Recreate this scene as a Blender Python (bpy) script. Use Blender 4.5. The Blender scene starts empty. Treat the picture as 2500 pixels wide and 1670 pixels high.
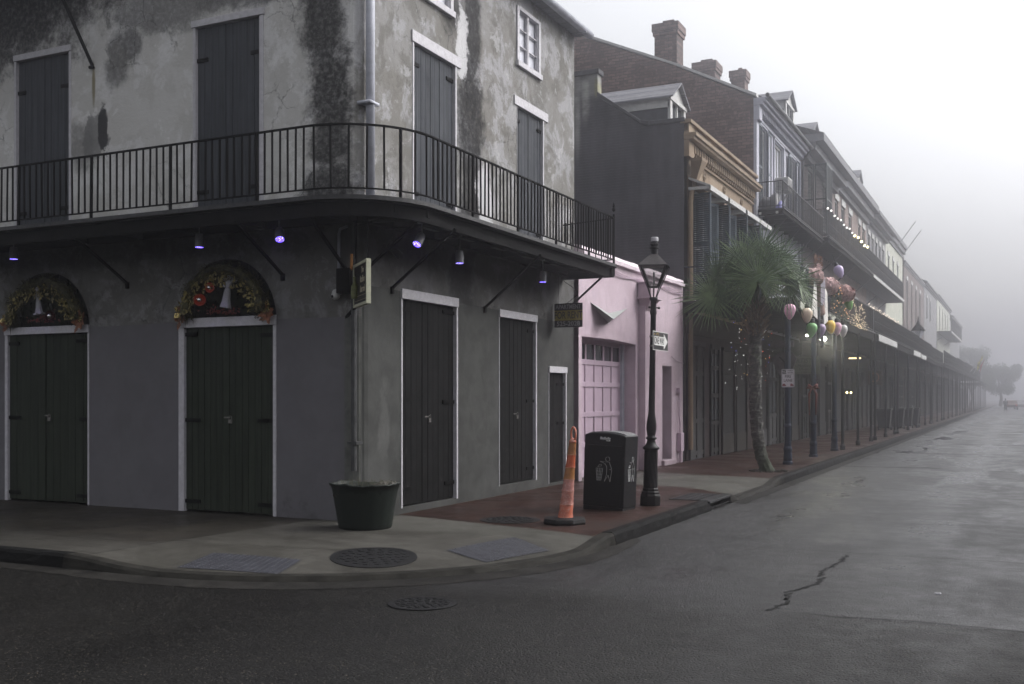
import bpy, bmesh, math, random
from math import radians, sin, cos, pi, atan2, sqrt, hypot
from mathutils import Vector, Matrix
from mathutils.geometry import tessellate_polygon
random.seed(11)
scene = bpy.context.scene
COL = scene.collection

# ------------------------------------------------------------ camera
cd = bpy.data.cameras.new('camera'); cam = bpy.data.objects.new('camera', cd); COL.objects.link(cam)
cam.location = (0, 0, 1.7); cam.rotation_euler = (radians(90), 0, radians(25.8))
cd.sensor_width = 36; cd.lens = 36.86; cd.shift_y = 0.0542
cd.clip_start = 0.1; cd.clip_end = 3000
scene.camera = cam

# ------------------------------------------------------------ sky, sun, exposure
SUN_EL, SUN_AZ = radians(42), radians(52)      # azimuth from +Y towards +X
world = bpy.data.worlds.new("World"); scene.world = world; world.use_nodes = True
wt = world.node_tree; wt.nodes.clear()
sky = wt.nodes.new('ShaderNodeTexSky'); sky.sky_type = 'NISHITA'; sky.sun_disc = False
sky.sun_elevation = SUN_EL; sky.sun_rotation = SUN_AZ
sky.air_density = 1.0; sky.dust_density = 6.0; sky.ozone_density = 1.0
hs = wt.nodes.new('ShaderNodeHueSaturation'); hs.inputs['Saturation'].default_value = 0.13
bg = wt.nodes.new('ShaderNodeBackground'); bg.inputs['Strength'].default_value = 0.15
wo = wt.nodes.new('ShaderNodeOutputWorld')
# an overcast sky is dimmest at the horizon and brightest overhead
tc = wt.nodes.new('ShaderNodeTexCoord'); sx = wt.nodes.new('ShaderNodeSeparateXYZ'); cr = wt.nodes.new('ShaderNodeValToRGB')
wt.links.new(tc.outputs['Generated'], sx.inputs[0]); wt.links.new(sx.outputs[2], cr.inputs[0])
el = cr.color_ramp.elements; el[0].position = 0; el[0].color = (.43,.43,.455,1); el[1].position = 1; el[1].color = (1.15,1.15,1.17,1)
for p_, v_ in ((.09,.66),(.2,.82),(.36,1.03)): e_ = el.new(p_); e_.color = (v_, v_, v_*1.01, 1)
mx = wt.nodes.new('ShaderNodeMix'); mx.data_type = 'RGBA'; mx.blend_type = 'MULTIPLY'; mx.inputs[0].default_value = 1
wt.links.new(sky.outputs[0], hs.inputs['Color']); wt.links.new(hs.outputs[0], mx.inputs[6]); wt.links.new(cr.outputs[0], mx.inputs[7])
wt.links.new(mx.outputs[2], bg.inputs[0]); wt.links.new(bg.outputs[0], wo.inputs[0])
sd = bpy.data.lights.new('sun', 'SUN'); sd.energy = 0.5; sd.angle = radians(50); sd.color = (1, .97, .93)
sun = bpy.data.objects.new('sun', sd); COL.objects.link(sun)
sdir = Vector((sin(SUN_AZ)*cos(SUN_EL), cos(SUN_AZ)*cos(SUN_EL), sin(SUN_EL)))
sun.rotation_euler = sdir.to_track_quat('Z', 'Y').to_euler()
vs = scene.view_settings; scene.display_settings.display_device = 'sRGB'
vs.view_transform = 'Standard'; vs.look = 'None'; vs.exposure = 0.85; vs.gamma = 1
cy = scene.cycles
cy.use_denoising = True
cy.max_bounces = 7; cy.diffuse_bounces = 3; cy.glossy_bounces = 3; cy.transmission_bounces = 4; cy.volume_bounces = 2; cy.transparent_max_bounces = 8
cy.sample_clamp_indirect = 4; cy.use_adaptive_sampling = False
cy.caustics_reflective = False; cy.caustics_refractive = False

# ------------------------------------------------------------ node helper
class S:
    "a value socket with arithmetic"
    def __init__(s, g, sock): s.g, s.k = g, sock
    def _b(s, o, op, r=False):
        return s.g.m(op, o, s) if r else s.g.m(op, s, o)
    def __add__(s, o): return s._b(o, 'ADD')
    def __radd__(s, o): return s._b(o, 'ADD')
    def __sub__(s, o): return s._b(o, 'SUBTRACT')
    def __rsub__(s, o): return s._b(o, 'SUBTRACT', True)
    def __mul__(s, o): return s._b(o, 'MULTIPLY')
    def __rmul__(s, o): return s._b(o, 'MULTIPLY')
    def __truediv__(s, o): return s._b(o, 'DIVIDE')
class G:
    def __init__(s, name):
        s.mat = bpy.data.materials.new(name); s.mat.use_nodes = True
        s.nt = s.mat.node_tree; s.nt.nodes.clear()
        s.out = s.nt.nodes.new('ShaderNodeOutputMaterial'); s.b = s.nt.nodes.new('ShaderNodeBsdfPrincipled')
        s.nt.links.new(s.b.outputs[0], s.out.inputs[0]); s._p = None
    def set(s, sock, v):
        if isinstance(v, S): s.nt.links.new(v.k, sock)
        elif isinstance(v, (tuple, list)) and sock.type == 'RGBA': sock.default_value = tuple(v)[:3] + (1,)
        else: sock.default_value = v
    def m(s, op, a, b=None, c=None):
        n = s.nt.nodes.new('ShaderNodeMath'); n.operation = op
        for i, v in enumerate((a, b, c)):
            if v is not None: s.set(n.inputs[i], v)
        return S(s, n.outputs[0])
    def pos(s):
        if s._p is None:
            n = s.nt.nodes.new('ShaderNodeNewGeometry'); x = s.nt.nodes.new('ShaderNodeSeparateXYZ')
            s.nt.links.new(n.outputs['Position'], x.inputs[0]); s.P = S(s, n.outputs['Position'])
            s._p = [S(s, x.outputs[i]) for i in range(3)]
        return s._p
    def vec(s, x, y, z):
        n = s.nt.nodes.new('ShaderNodeCombineXYZ')
        for i, v in enumerate((x, y, z)): s.set(n.inputs[i], v)
        return S(s, n.outputs[0])
    def noise(s, scale, detail=4, rough=.55, v=None, dist=0, color=False):
        n = s.nt.nodes.new('ShaderNodeTexNoise'); n.inputs['Scale'].default_value = scale
        n.inputs['Detail'].default_value = detail; n.inputs['Roughness'].default_value = rough; n.inputs['Distortion'].default_value = dist
        if v is None: s.pos(); v = s.P
        s.nt.links.new(v.k, n.inputs['Vector']); return S(s, n.outputs[1 if color else 0])
    def vor(s, scale, v=None, feat='F1', rnd=1, out='Distance'):
        n = s.nt.nodes.new('ShaderNodeTexVoronoi'); n.feature = feat; n.inputs['Scale'].default_value = scale
        n.inputs['Randomness'].default_value = rnd
        if v is None: s.pos(); v = s.P
        s.nt.links.new(v.k, n.inputs['Vector']); return S(s, n.outputs[out])
    def ss(s, x, a, b, lo=0., hi=1.):
        n = s.nt.nodes.new('ShaderNodeMapRange'); n.interpolation_type = 'SMOOTHSTEP'
        if a > b: a, b, lo, hi = b, a, hi, lo
        s.set(n.inputs[0], x)
        for i, v in enumerate((a, b, lo, hi)): n.inputs[i+1].default_value = v
        return S(s, n.outputs[0])
    def mix(s, a, b, f, mode='MIX'):
        n = s.nt.nodes.new('ShaderNodeMix'); n.data_type = 'RGBA'; n.blend_type = mode; n.clamp_factor = True
        s.set(n.inputs[0], f); s.set(n.inputs[6], a); s.set(n.inputs[7], b); return S(s, n.outputs[2])
    def blob(s, u, z, u0, z0, ru, rz, d=None, amt=.6, soft=.45):
        a = (u - u0) / ru; b = (z - z0) / rz
        r = s.m('SQRT', a*a + b*b)
        if d is not None: r = r + (d - .5) * (2*amt)
        return s.ss(r, 1 + soft, 1 - soft)
    def bump(s, h, strength=.3, dist=.01, prev=None):
        n = s.nt.nodes.new('ShaderNodeBump'); n.inputs['Strength'].default_value = strength; n.inputs['Distance'].default_value = dist
        s.set(n.inputs['Height'], h)
        if prev is not None: s.nt.links.new(prev.k, n.inputs['Normal'])
        o = S(s, n.outputs[0]); s.nt.links.new(o.k, s.b.inputs['Normal']); return o
    def done(s, color, rough=.8, metal=0, spec=.5, emit=None, es=1):
        s.set(s.b.inputs['Base Color'], color); s.set(s.b.inputs['Roughness'], rough)
        s.set(s.b.inputs['Metallic'], metal); s.b.inputs['Specular IOR Level'].default_value = spec
        if emit is not None:
            s.set(s.b.inputs['Emission Color'], emit); s.b.inputs['Emission Strength'].default_value = es
        return s.mat

def simple(name, col, rough=.7, var=.25, scale=9, metal=0, bump=.15, bscale=60, spec=.25, dirt=0):
    g = G(name); n = g.noise(scale, 5, .6); n2 = g.noise(bscale, 3)
    lo = tuple(c*(1-var) for c in col); hi = tuple(min(1, c*(1+var)) for c in col)
    c = g.mix(lo, hi, g.ss(n, .3, .7))
    if dirt: c = g.mix(c, tuple(x*.35 for x in col), g.ss(g.noise(scale*.5, 6, .7), .5, .8)*dirt)
    if bump: g.bump(n2, bump, .01)
    return g.done(c, g.ss(n2, .2, .8, max(.02, rough-.12), min(1, rough+.12)), metal, spec)

def emission(name, col, strength):
    g = G(name); return g.done(col, .5, emit=col, es=strength)

# ------------------------------------------------------------ mesh helper
class MB:
    def __init__(s, tf=None): s.v, s.f, s.mi, s.tf, s.m = [], [], [], tf, 0
    def add(s, vs, fs):
        o = len(s.v)
        if s.tf: vs = [s.tf(*p) for p in vs]
        s.v += [tuple(p) for p in vs]; s.f += [tuple(i+o for i in f) for f in fs]; s.mi += [s.m]*len(fs)
        return s
    def box(s, x0, x1, y0, y1, z0, z1):
        if x0 > x1: x0, x1 = x1, x0
        if y0 > y1: y0, y1 = y1, y0
        if z0 > z1: z0, z1 = z1, z0
        return s.add([(x0,y0,z0),(x1,y0,z0),(x1,y1,z0),(x0,y1,z0),(x0,y0,z1),(x1,y0,z1),(x1,y1,z1),(x0,y1,z1)],
                     [(0,3,2,1),(4,5,6,7),(0,1,5,4),(1,2,6,5),(2,3,7,6),(3,0,4,7)])
    def quad(s, *p): return s.add(list(p), [tuple(range(len(p)))])
    def frames(s, pts):
        pts = [Vector(p) for p in pts]; out = []; up = None
        for i, p in enumerate(pts):
            t = (pts[min(i+1, len(pts)-1)] - pts[max(i-1, 0)]).normalized()
            if up is None:
                up = Vector((0,0,1)) if abs(t.z) < .9 else Vector((1,0,0))
            a = t.cross(up).normalized(); b = a.cross(t).normalized(); up = b
            out.append((p, a, b))
        return out
    def tube(s, pts, r, n=8, cap=True):
        rs = r if isinstance(r, (list, tuple)) else [r]*len(pts)
        vs, fs = [], []
        fr = s.frames(pts)
        for (p, a, b), q in zip(fr, rs):
            for k in range(n):
                t = 2*pi*k/n; vs.append(tuple(p + a*(q*cos(t)) + b*(q*sin(t))))
        for i in range(len(pts)-1):
            for k in range(n):
                fs.append((i*n+k, i*n+(k+1)%n, (i+1)*n+(k+1)%n, (i+1)*n+k))
        if cap: fs += [tuple(range(n))[::-1], tuple(range((len(pts)-1)*n, len(pts)*n))]
        return s.add(vs, fs)
    def bar(s, p, q, w, h=None):
        "rectangular bar between two points"
        h = h or w; p, q = Vector(p), Vector(q); (P, a, b), (Q, _, _) = s.frames([p, q])
        vs = [tuple(c + a*(i*w/2) + b*(j*h/2)) for c in (P, Q) for i, j in ((-1,-1),(1,-1),(1,1),(-1,1))]
        return s.add(vs, [(0,1,2,3)[::-1],(4,5,6,7),(0,1,5,4),(1,2,6,5),(2,3,7,6),(3,0,4,7)])
    def lathe(s, prof, c=(0,0,0), n=24, cap=True):
        vs, fs = [], []
        for r, z in prof:
            for k in range(n):
                t = 2*pi*k/n; vs.append((c[0]+r*cos(t), c[1]+r*sin(t), c[2]+z))
        for i in range(len(prof)-1):
            for k in range(n): fs.append((i*n+k, i*n+(k+1)%n, (i+1)*n+(k+1)%n, (i+1)*n+k))
        if cap: fs += [tuple(range(n))[::-1], tuple(range((len(prof)-1)*n, len(prof)*n))]
        return s.add(vs, fs)
    def sphere(s, c, r, n=10, sc=(1,1,1)):
        prof = [(sin(pi*i/n), -cos(pi*i/n)) for i in range(n+1)]
        vs, fs = [], []; m = n*2
        for a, z in prof:
            for k in range(m):
                t = 2*pi*k/m; vs.append((c[0]+r*sc[0]*a*cos(t), c[1]+r*sc[1]*a*sin(t), c[2]+r*sc[2]*z))
        for i in range(n):
            for k in range(m): fs.append((i*m+k, i*m+(k+1)%m, (i+1)*m+(k+1)%m, (i+1)*m+k))
        return s.add(vs, fs)
    def prism(s, poly, w0, w1, map3):
        "poly 2d extruded along w; map3(a,b,w)->xyz"
        n = len(poly)
        return s.add([map3(a, b, w0) for a, b in poly] + [map3(a, b, w1) for a, b in poly],
                     [tuple(range(n))[::-1], tuple(range(n, 2*n))] + [(i, (i+1)%n, n+(i+1)%n, n+i) for i in range(n)])
    def holed(s, outline, holes, n=0, depth=.2):
        "wall sheet in (u,n,z) with openings and their reveals"
        loops = [outline] + holes
        tris = tessellate_polygon([[Vector((a, b, 0)) for a, b in L] for L in loops])
        flat = [p for L in loops for p in L]
        s.add([(a, n, b) for a, b in flat], [tuple(t) for t in tris])
        for L in holes:
            k = len(L)
            s.add([(a, n, b) for a, b in L] + [(a, n-depth, b) for a, b in L], [(i, (i+1)%k, k+(i+1)%k, k+i) for i in range(k)])
        return s
    def build(s, name, mats, parent=None, smooth=False, bevel=0, bseg=2, local=False):
        me = bpy.data.meshes.new(name)
        off = Vector((0,0,0))
        if parent is not None and not local:
            q = parent
            while q is not None: off += Vector(q.location); q = q.parent
        me.from_pydata([(a-off.x, b-off.y, c-off.z) for a, b, c in s.v], [], s.f)
        bm = bmesh.new(); bm.from_mesh(me); bmesh.ops.recalc_face_normals(bm, faces=bm.faces); bm.to_mesh(me); bm.free()
        if not isinstance(mats, (list, tuple)): mats = [mats]
        for m in mats: me.materials.append(m)
        if len(mats) > 1: me.polygons.foreach_set('material_index', s.mi)
        if smooth: me.shade_smooth()
        me.update()
        o = bpy.data.objects.new(name, me); COL.objects.link(o); o.parent = parent
        if smooth == 'auto' :
            md = o.modifiers.new('w', 'WEIGHTED_NORMAL')
        if bevel:
            md = o.modifiers.new('bevel', 'BEVEL'); md.width = bevel; md.segments = bseg; md.limit_method = 'ANGLE'; md.angle_limit = radians(40)
        return o

def tag(o, label, cat, group=None, kind=None):
    if label: o['label'] = label
    if cat: o['category'] = cat
    if group: o['group'] = group
    if kind: o['kind'] = kind
    return o
def thing(name, loc, label, cat, group=None, rz=0):
    o = bpy.data.objects.new(name, None); COL.objects.link(o); o.location = loc; o.rotation_euler = (0, 0, rz)
    return tag(o, label, cat, group)
def group_empty(name, parent):
    o = bpy.data.objects.new(name, None); COL.objects.link(o); o.parent = parent; return o
def copy_tree(o, parent=None):
    c = o.copy(); COL.objects.link(c); c.parent = parent
    for ch in list(o.children): copy_tree(ch, c)
    return c
def text(s, txt, size, name, mat, parent, M, ext=.002, xs=1, shear=0, align='CENTER', bold=0):
    cu = bpy.data.curves.new(name, 'FONT'); cu.body = txt; cu.size = size; cu.extrude = ext; cu.align_x = align; cu.align_y = 'CENTER'
    cu.shear = shear; cu.resolution_u = 3; cu.offset = bold
    t = bpy.data.objects.new('t', cu); COL.objects.link(t)
    me = bpy.data.meshes.new_from_object(t.evaluated_get(bpy.context.evaluated_depsgraph_get()))
    bpy.data.objects.remove(t); me.transform(Matrix.Diagonal((xs, 1, 1, 1))); me.transform(M)
    if parent is not None:
        off = Vector(parent.location); me.transform(Matrix.Translation(-off))
    me.materials.clear(); me.materials.append(mat)
    o = bpy.data.objects.new(name, me); COL.objects.link(o); o.parent = parent; return o
def plane_matrix(origin, right, up):
    r, u = Vector(right).normalized(), Vector(up).normalized(); n = r.cross(u)
    return Matrix(((r.x, u.x, n.x, origin[0]), (r.y, u.y, n.y, origin[1]), (r.z, u.z, n.z, origin[2]), (0, 0, 0, 1)))

# facade frames: (u along wall, n outwards, z up)
XF, YF = -8.11, 12.0
def LF(u, n, z): return (u, YF - n, z)                 # left facade: u = X
def RF(u, n, z): return (XF + n, u, z)                 # right facade: u = Y
def facade(x0): return lambda u, n, z: (x0 + n, u, z)
def sidewall(y0): return lambda u, n, z: (u, y0 - n, z)

# ------------------------------------------------------------ materials
def mat_corner_stucco():
    g = G('aged_grey_stucco'); x, y, z = g.pos(); u = x + y
    nb = g.noise(.9, 6, .62, dist=.6); nm = g.noise(3.2, 7, .65, dist=.4); nf = g.noise(14, 6, .7); ng = g.noise(90, 3)
    streak = g.noise(1, 6, .65, v=g.vec(x*5.0, y*5.0, z*.55), dist=.5)
    d = g.noise(2.2, 9, .78, dist=.15)
    c = g.mix((.215,.207,.19), (.30,.296,.29), g.ss(nb, .36, .64))
    c = g.mix(c, (.42,.42,.435), g.ss(g.noise(1.25, 8, .70, dist=.45), .49, .55)*.75)
    c = g.mix(c, (.14,.135,.12), g.ss(g.noise(1.7, 8, .72, dist=.3), .50, .57)*.65)
    c = g.mix(c, (.52,.52,.53), g.ss(g.noise(2.3, 9, .76, dist=.3), .565, .60)*.6)
    c = g.mix(c, (.12,.12,.118), g.ss(streak, .55, .75)*.4)
    c = g.mix(c, (.22,.215,.20), g.ss(nf, .42, .72)*.35)
    c = g.mix(c, g.mix(c, (.82,.81,.78), .42), g.ss(y, 12.05, 12.0)*g.ss(z, 4.0, 4.4))  # left face above the balcony painted lighter to make up for its dim light
    c = g.mix(g.mix(c, (.02,.02,.02), .28), c, g.ss(y, 12.1, 12.05))  # right face painted darker to offset the stronger light on it
    # hairline cracks
    cv = g.vor(1.9, v=g.vec(x + (nf*.25), y + (nf*.25), z + (nm*.3)), feat='DISTANCE_TO_EDGE')
    crack = g.ss(cv, .012, .0)*g.ss(g.noise(.6, 2), .54, .62)
    c = g.mix(c, (.04,.04,.042), crack*.7)
    # soot streaks, stains and broad dark areas at set places on this wall: (u, z, ru, rz, strength)
    dark = None
    for (u0, z0, ru, rz, st) in [(3.30, 7.0, .36, 1.0, 1), (3.42, 5.7, .36, 1.0, 1), (3.42, 4.5, .40, .55, 1), (3.1, 8.2, .5, 1.3, 1),
            (7.15, 8.2, .30, 1.9, 1), (7.1, 6.2, .42, 1.4, 1), (7.15, 4.9, .38, .8, 1), (6.5, 8.0, .4, .5, .9),
            (-.62, 7.0, .22, .42, .75), (-.3, 7.15, .2, .3, .8), (.55, 7.6, 1.3, .35, .7), (1.8, 7.55, 1.3, .22, .8), (-3.1, 8.3, 2.6, 1.1, 1), (-1.35, 5.75, .3, .4, .55),
            (6.75, 3.55, .42, .6, .95), (5.35, 4.3, .35, .5, .6), (.9, 3.3, .1, .5, .5), (3.6, 4.2, .25, .6, .6), (8.8, 4.2, 1.6, .2, .5), (-.6, 4.0, 2.8, .28, .6)]:
        b = g.blob(u, z, u0, z0, ru*1.05, rz, d, 1.25, .35)*st
        dark = b if dark is None else g.m('MAXIMUM', dark, b)
    c = g.mix(c, (.010,.010,.011), dark*g.ss(nf, .22, .60, .62, 1.0)*g.ss(ng, .2, .7, .85, 1.))
    # grey cement repair with a hard edge
    c = g.mix(c, (.13,.13,.128), g.blob(u, z, -1.1, 5.82, .30, .38, d, 1.1, .06)*.7)
    c = g.mix(c, (.035,.035,.038), g.blob(u, z, -.93, 5.9, .11, .36, d, 1.0, .12)*.95)
    pale = g.m('MAXIMUM', g.blob(u, z, 6.78, 7.45, .20, .6, d, 1.6, .15), g.blob(u, z, 7.6, 5.1, .25, .6, d, 1.6, .15))
    c = g.mix(c, (.5,.5,.51), pale*.85)
    # rusty run under the pole foot
    c = g.mix(c, (.16,.13,.045), g.blob(u, z, -1.12, 6.62, .035, .3, nf, .3, .5)*.8)
    # lower painted bands
    low = g.mix((.130,.126,.136), (.115,.111,.120), g.ss(nm, .3, .7))
    lowr = g.mix((.062,.063,.060), (.046,.047,.045), g.ss(nm, .35, .65))
    rf = g.ss(y, 12.08, 12.1); 
    wob = (g.noise(.8, 2) - .5)*.05
    zl = z + wob
    midr = g.mix((.09,.09,.085), (.13,.13,.125), g.ss(nb, .4, .6))
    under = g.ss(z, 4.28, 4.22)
    c = g.mix(c, g.mix(c, (.045,.045,.043), .62), under)  # balcony shade put into the wall colour below its floor
    cornerband = g.ss(x, -8.37, -8.36)
    lowl = g.mix(low, g.mix((.08,.082,.076), (.12,.122,.112), g.ss(nm, .4, .6)), cornerband)
    isl = g.m('LESS_THAN', zl, 2.815)*(1 - rf); isr = g.m('LESS_THAN', zl + (y-12)*.012, 3.255)*rf
    paint = g.m('MAXIMUM', isl, isr)
    pc = g.mix(lowl, lowr, rf)
    pc = g.mix(pc, (.03,.03,.028), g.ss(g.noise(2.4, 7, .75), .52, .70)*g.ss(z + (nm-.5)*.8, .6, .0)*.7)
    pc = g.mix(pc, g.mix(pc, (.2,.2,.2), .2), g.ss(g.noise(.8, 4, .6, dist=.5), .45, .65)*.4)
    pc = g.mix(pc, (.06,.06,.06), g.ss(streak, .64, .78)*.3)
    pc = g.mix(pc, (.17,.17,.165), g.blob(u, z, 4.5, 1.35, .14, .45, d, 2.2, .3)*.18)
    chip = g.ss(g.noise(26, 4, .8), .74, .76)
    pc = g.mix(pc, (.22,.22,.22), chip*.6)
    c = g.mix(c, pc, paint)
    h = (nm*.6 + nf*.5)*(1-paint*.6) + ng*.10 + crack*-1.2*(1-paint)
    g.bump(h, .55, .025)
    return g.done(c, g.ss(nm, .3, .7, .7, .95), spec=.06)

def mat_planks(name, col, worn=.3, low=0):
    g = G(name); x, y, z = g.pos()
    st = g.noise(1, 5, .6, v=g.vec(x*22, y*22, z*.9)); n = g.noise(4, 6, .65)
    c = g.mix(tuple(a*.72 for a in col), tuple(min(1, a*1.2) for a in col), g.ss(st, .35, .68))
    c = g.mix(c, tuple(a*.45 for a in col), g.ss(n, .55, .75)*worn)
    if low: c = g.mix(c, (.10,.10,.10), g.ss(g.noise(1, 5, .7, v=g.vec(x*30, y*30, z*6)), .60, .7)*g.ss(z, 1.9, .4)*g.ss(g.noise(1.6, 2), .4, .6)*low)
    g.bump(st*.7 + n*.3, .3, .006)
    return g.done(c, g.ss(n, .3, .7, .6, .85), spec=.08)

def mat_brickwork(name, c1, c2, mortar, sx=1, rough=.85, axis='x', soot=.5, bw=.23, bh=.078, off=0, efflo=0):
    g = G(name); x, y, z = g.pos()
    n = g.nt.nodes.new('ShaderNodeTexBrick'); u = x if axis == 'x' else y
    nw = (g.noise(1.5, 3) - .5)*.05
    v = g.vec(u + nw, z + nw, 0) if axis in 'xy' else g.vec(y*1.0 + off, x*1.0, 0)
    g.nt.links.new(v.k, n.inputs['Vector'])
    n.inputs['Scale'].default_value = 1; n.inputs['Brick Width'].default_value = bw; n.inputs['Row Height'].default_value = bh
    n.inputs['Mortar Size'].default_value = .010; n.inputs['Mortar Smooth'].default_value = .3; n.inputs['Bias'].default_value = -.1
    g.set(n.inputs['Color1'], c1); g.set(n.inputs['Color2'], c2); g.set(n.inputs['Mortar'], mortar)
    c = S(g, n.outputs['Color']); f = S(g, n.outputs['Fac'])
    nn = g.noise(.8, 6, .65, dist=.6)
    c = g.mix(c, tuple(a*.35 for a in c1), g.ss(nn, .42, .62)*soot)
    c = g.mix(c, tuple(min(1, a*1.5) for a in c1), g.ss(g.noise(9, 4), .55, .7)*.5)
    if efflo: c = g.mix(c, (.4,.38,.36), g.ss(g.noise(1.3, 7, .75, dist=1), .62, .72)*efflo)
    g.bump(f*-1 + g.noise(40, 4)*.6, .8, .012)
    return g.done(c, rough, spec=.3)

M = {}
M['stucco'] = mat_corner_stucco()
M['shutter_grey'] = mat_planks('slate_grey_paint', (.052,.056,.064), .35)
M['door_green'] = mat_planks('dark_green_paint', (.027,.033,.024), .3)
M['door_black'] = mat_planks('worn_black_paint', (.006,.006,.0062), .4, 1)
M['trim'] = simple('chipped_white_paint', (.44,.43,.455), .6, .12, 14, dirt=.35)
M['iron'] = simple('black_iron', (.004,.0038,.004), .8, .3, 20, spec=.05)
M['iron_grey'] = simple('weathered_iron_edge', (.035,.035,.036), .55, .4, 14)
M['deck'] = simple('dark_timber', (.010,.0098,.010), .85, .4, 8, spec=.05)
M['dark'] = simple('dark_interior', (.008,.008,.009), .7, .2, bump=0)
M['glass'] = None
g = G('window_glass'); g.bump(g.noise(3, 2), .05, .02); M['glass'] = g.done((.045,.05,.055), .06, spec=.7)
g = G('pale_window_glass'); g.bump(g.noise(2, 2), .06, .02); M['glass_pale'] = g.done((.48,.49,.54), .3, spec=.4)
M['zinc'] = simple('painted_zinc_pipe', (.36,.37,.42), .5, .15, 6, dirt=.25)
M['zinc_dark'] = simple('dark_pipe', (.045,.046,.047), .5, .3)
M['slate'] = mat_brickwork('roof_slates', (.17,.17,.19), (.24,.24,.26), (.08,.08,.09), axis='y', bw=.3, bh=.2, soot=.3)
M['lead'] = simple('grey_flashing', (.2,.2,.21), .5, .3, 6)
# ------------------------------------------------------------ ground
def kerb_path():
    P = []
    x = -60.0
    while x < -12: P.append((x, 8.1, 0, -1)); x += 4
    while x < -8.12: P.append((x, 8.1, 0, -1)); x += .15
    for i in range(0, 41):
        a = radians(-90 + 90*i/40); P.append((-8.1 + 3.55*cos(a), 11.6 + 3.5*sin(a), cos(a), sin(a)))
    y = 11.75
    while y < 42: P.append((-4.55, y, 1, 0)); y += .15
    while y < 700: P.append((-4.55, y, 1, 0)); y += 6
    return P
def lerp(x, pts):
    if x <= pts[0][0]: return pts[0][1]
    for (a, va), (b, vb) in zip(pts, pts[1:]):
        if x <= b:
            t = (x-a)/(b-a); t = t*t*(3-2*t); return va + (vb-va)*t
    return pts[-1][1]
def edge_drop(x, y):
    if x < -8.1: return lerp(x, [(-9.4, 0), (-8.2, .085)])
    if y < 11.4: return .095
    if y < 15: return lerp(y, [(11.3, .095), (12.35, 0)])
    return lerp(y, [(18.25, 0), (18.9, .10), (21.4, .10), (22.6, 0)])
KP = kerb_path()
def make_ground():
    g = G('wet_asphalt'); x, y, z = g.pos()
    n1 = g.noise(.35, 6, .6, dist=.5); n2 = g.noise(3, 6, .65); sp = g.vor(40); sp2 = g.noise(120, 2); grain = g.noise(45, 3, .6)
    c = g.mix((.008,.0078,.008), (.016,.0155,.016), g.ss(n1, .3, .7))
    c = g.mix(c, (.018,.018,.018), g.ss(n2, .5, .72)*.6)
    sk = g.vor(40, out='Color'); skx = g.nt.nodes.new('ShaderNodeSeparateColor'); g.nt.links.new(sk.k, skx.inputs[0]); rc = S(g, skx.outputs[0])
    c = g.mix(c, (.25,.24,.22), g.ss(rc, .88, .95)*g.ss(sp, .30, .16)*.6)
    c = g.mix(c, (.012,.012,.012), g.ss(rc, .12, .06)*g.ss(sp, .5, .2)*.6)
    # older coarse patch in the cross street; its left fade paints in a darker reflection
    soft = g.ss(y + (n1-.5)*2.4 + x*.10, 9.6, 8.2)
    patch = g.m('MAXIMUM', g.ss(y + (n2-.5)*.10, 9.24, 9.18)*g.ss(x, -2.4, -1.2)*.8, soft*.8*g.ss(x, -1.0, -2.6))
    c = g.mix(c, g.mix((.0045,.0042,.0038), (.009,.0085,.0075), g.ss(n1, .3, .7)), patch)
    c = g.mix(c, (.17,.145,.11), patch*g.ss(rc, .66, .86)*g.ss(sp, .30, .14)*.75)
    c = g.mix(c, g.mix(c, (.05,.048,.046), .6), g.ss(g.noise(34, 3, .75), .5, .68)*.75)
    c = g.mix(c, (.004,.004,.004), g.ss(g.noise(30, 3, .7), .48, .34)*.6)
    # transverse repair seams of the street
    seam = None
    for (yy, xa, xb, w) in [(9.2, -1.7, 9, .03), (13.0, -3.5, 9, .012), (16.4, -1.6, 9, .02), (29.4, -4.4, -2.0, .28), (37, -3.2, -1.2, .15), (45, -2.6, 6, .3), (58, -3, 3, .3), (80, -3, 3, .5)]:
        s = g.ss(g.m('ABSOLUTE', y - yy + (g.noise(1.1, 4) - .5)*.35), w*1.6, w*.3)*g.ss(x, xa, xa+.3)*g.ss(x, xb+.3, xb)
        seam = s if seam is None else g.m('MAXIMUM', seam, s)
    c = g.mix(c, (.008,.008,.008), seam*.8)
    # worn wheel tracks and films of water
    wheel = g.m('MAXIMUM', g.ss(g.m('ABSOLUTE', x + 3.1 + (n1-.5)*.6), .55, .1), g.ss(g.m('ABSOLUTE', x + 1.2 + (n1-.5)*.6), .6, .1))
    pud = g.noise(1, 5, .6, v=g.vec(x*.55, y*.16, 0), dist=.4)
    film = g.ss(pud, .55, .64)*g.ss(y, 20, 28)
    rgh = g.ss(n2, .3, .7, .5, .66) - wheel*.10 - g.ss(y, 11, 17)*.06
    rgh = g.m('MAXIMUM', rgh + patch*.10 - g.ss(g.noise(1, 4, .6, v=g.vec(x*.8, y*.35, 3)), .45, .62)*.14 - film*.30 + seam*.2 - g.ss(y, 14, 40)*.06, .1)
    h = grain*.7 + g.ss(sp, 0, .5)*.5 + sp2*.3
    b = g.nt.nodes.new('ShaderNodeBump'); b.inputs['Distance'].default_value = .012
    g.set(b.inputs['Height'], h); g.set(b.inputs['Strength'], g.m('MAXIMUM', .75 - film*.6 + patch*.25, .08))
    g.nt.links.new(b.outputs[0], g.b.inputs['Normal'])
    road_m = g.done(c, rgh, spec=.2)
    g.set(g.b.inputs['Specular IOR Level'], .36 - patch*.14 - g.ss(x, -1.5, -7)*g.ss(y, 16, 9)*.20)  # reflection cut by position to darken the near left foreground
    m = MB(); m.quad((-400,-200,-.15), (400,-200,-.15), (400,1400,-.15), (-400,1400,-.15))
    tag(m.build('road', road_m), None, None, kind='structure')

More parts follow.
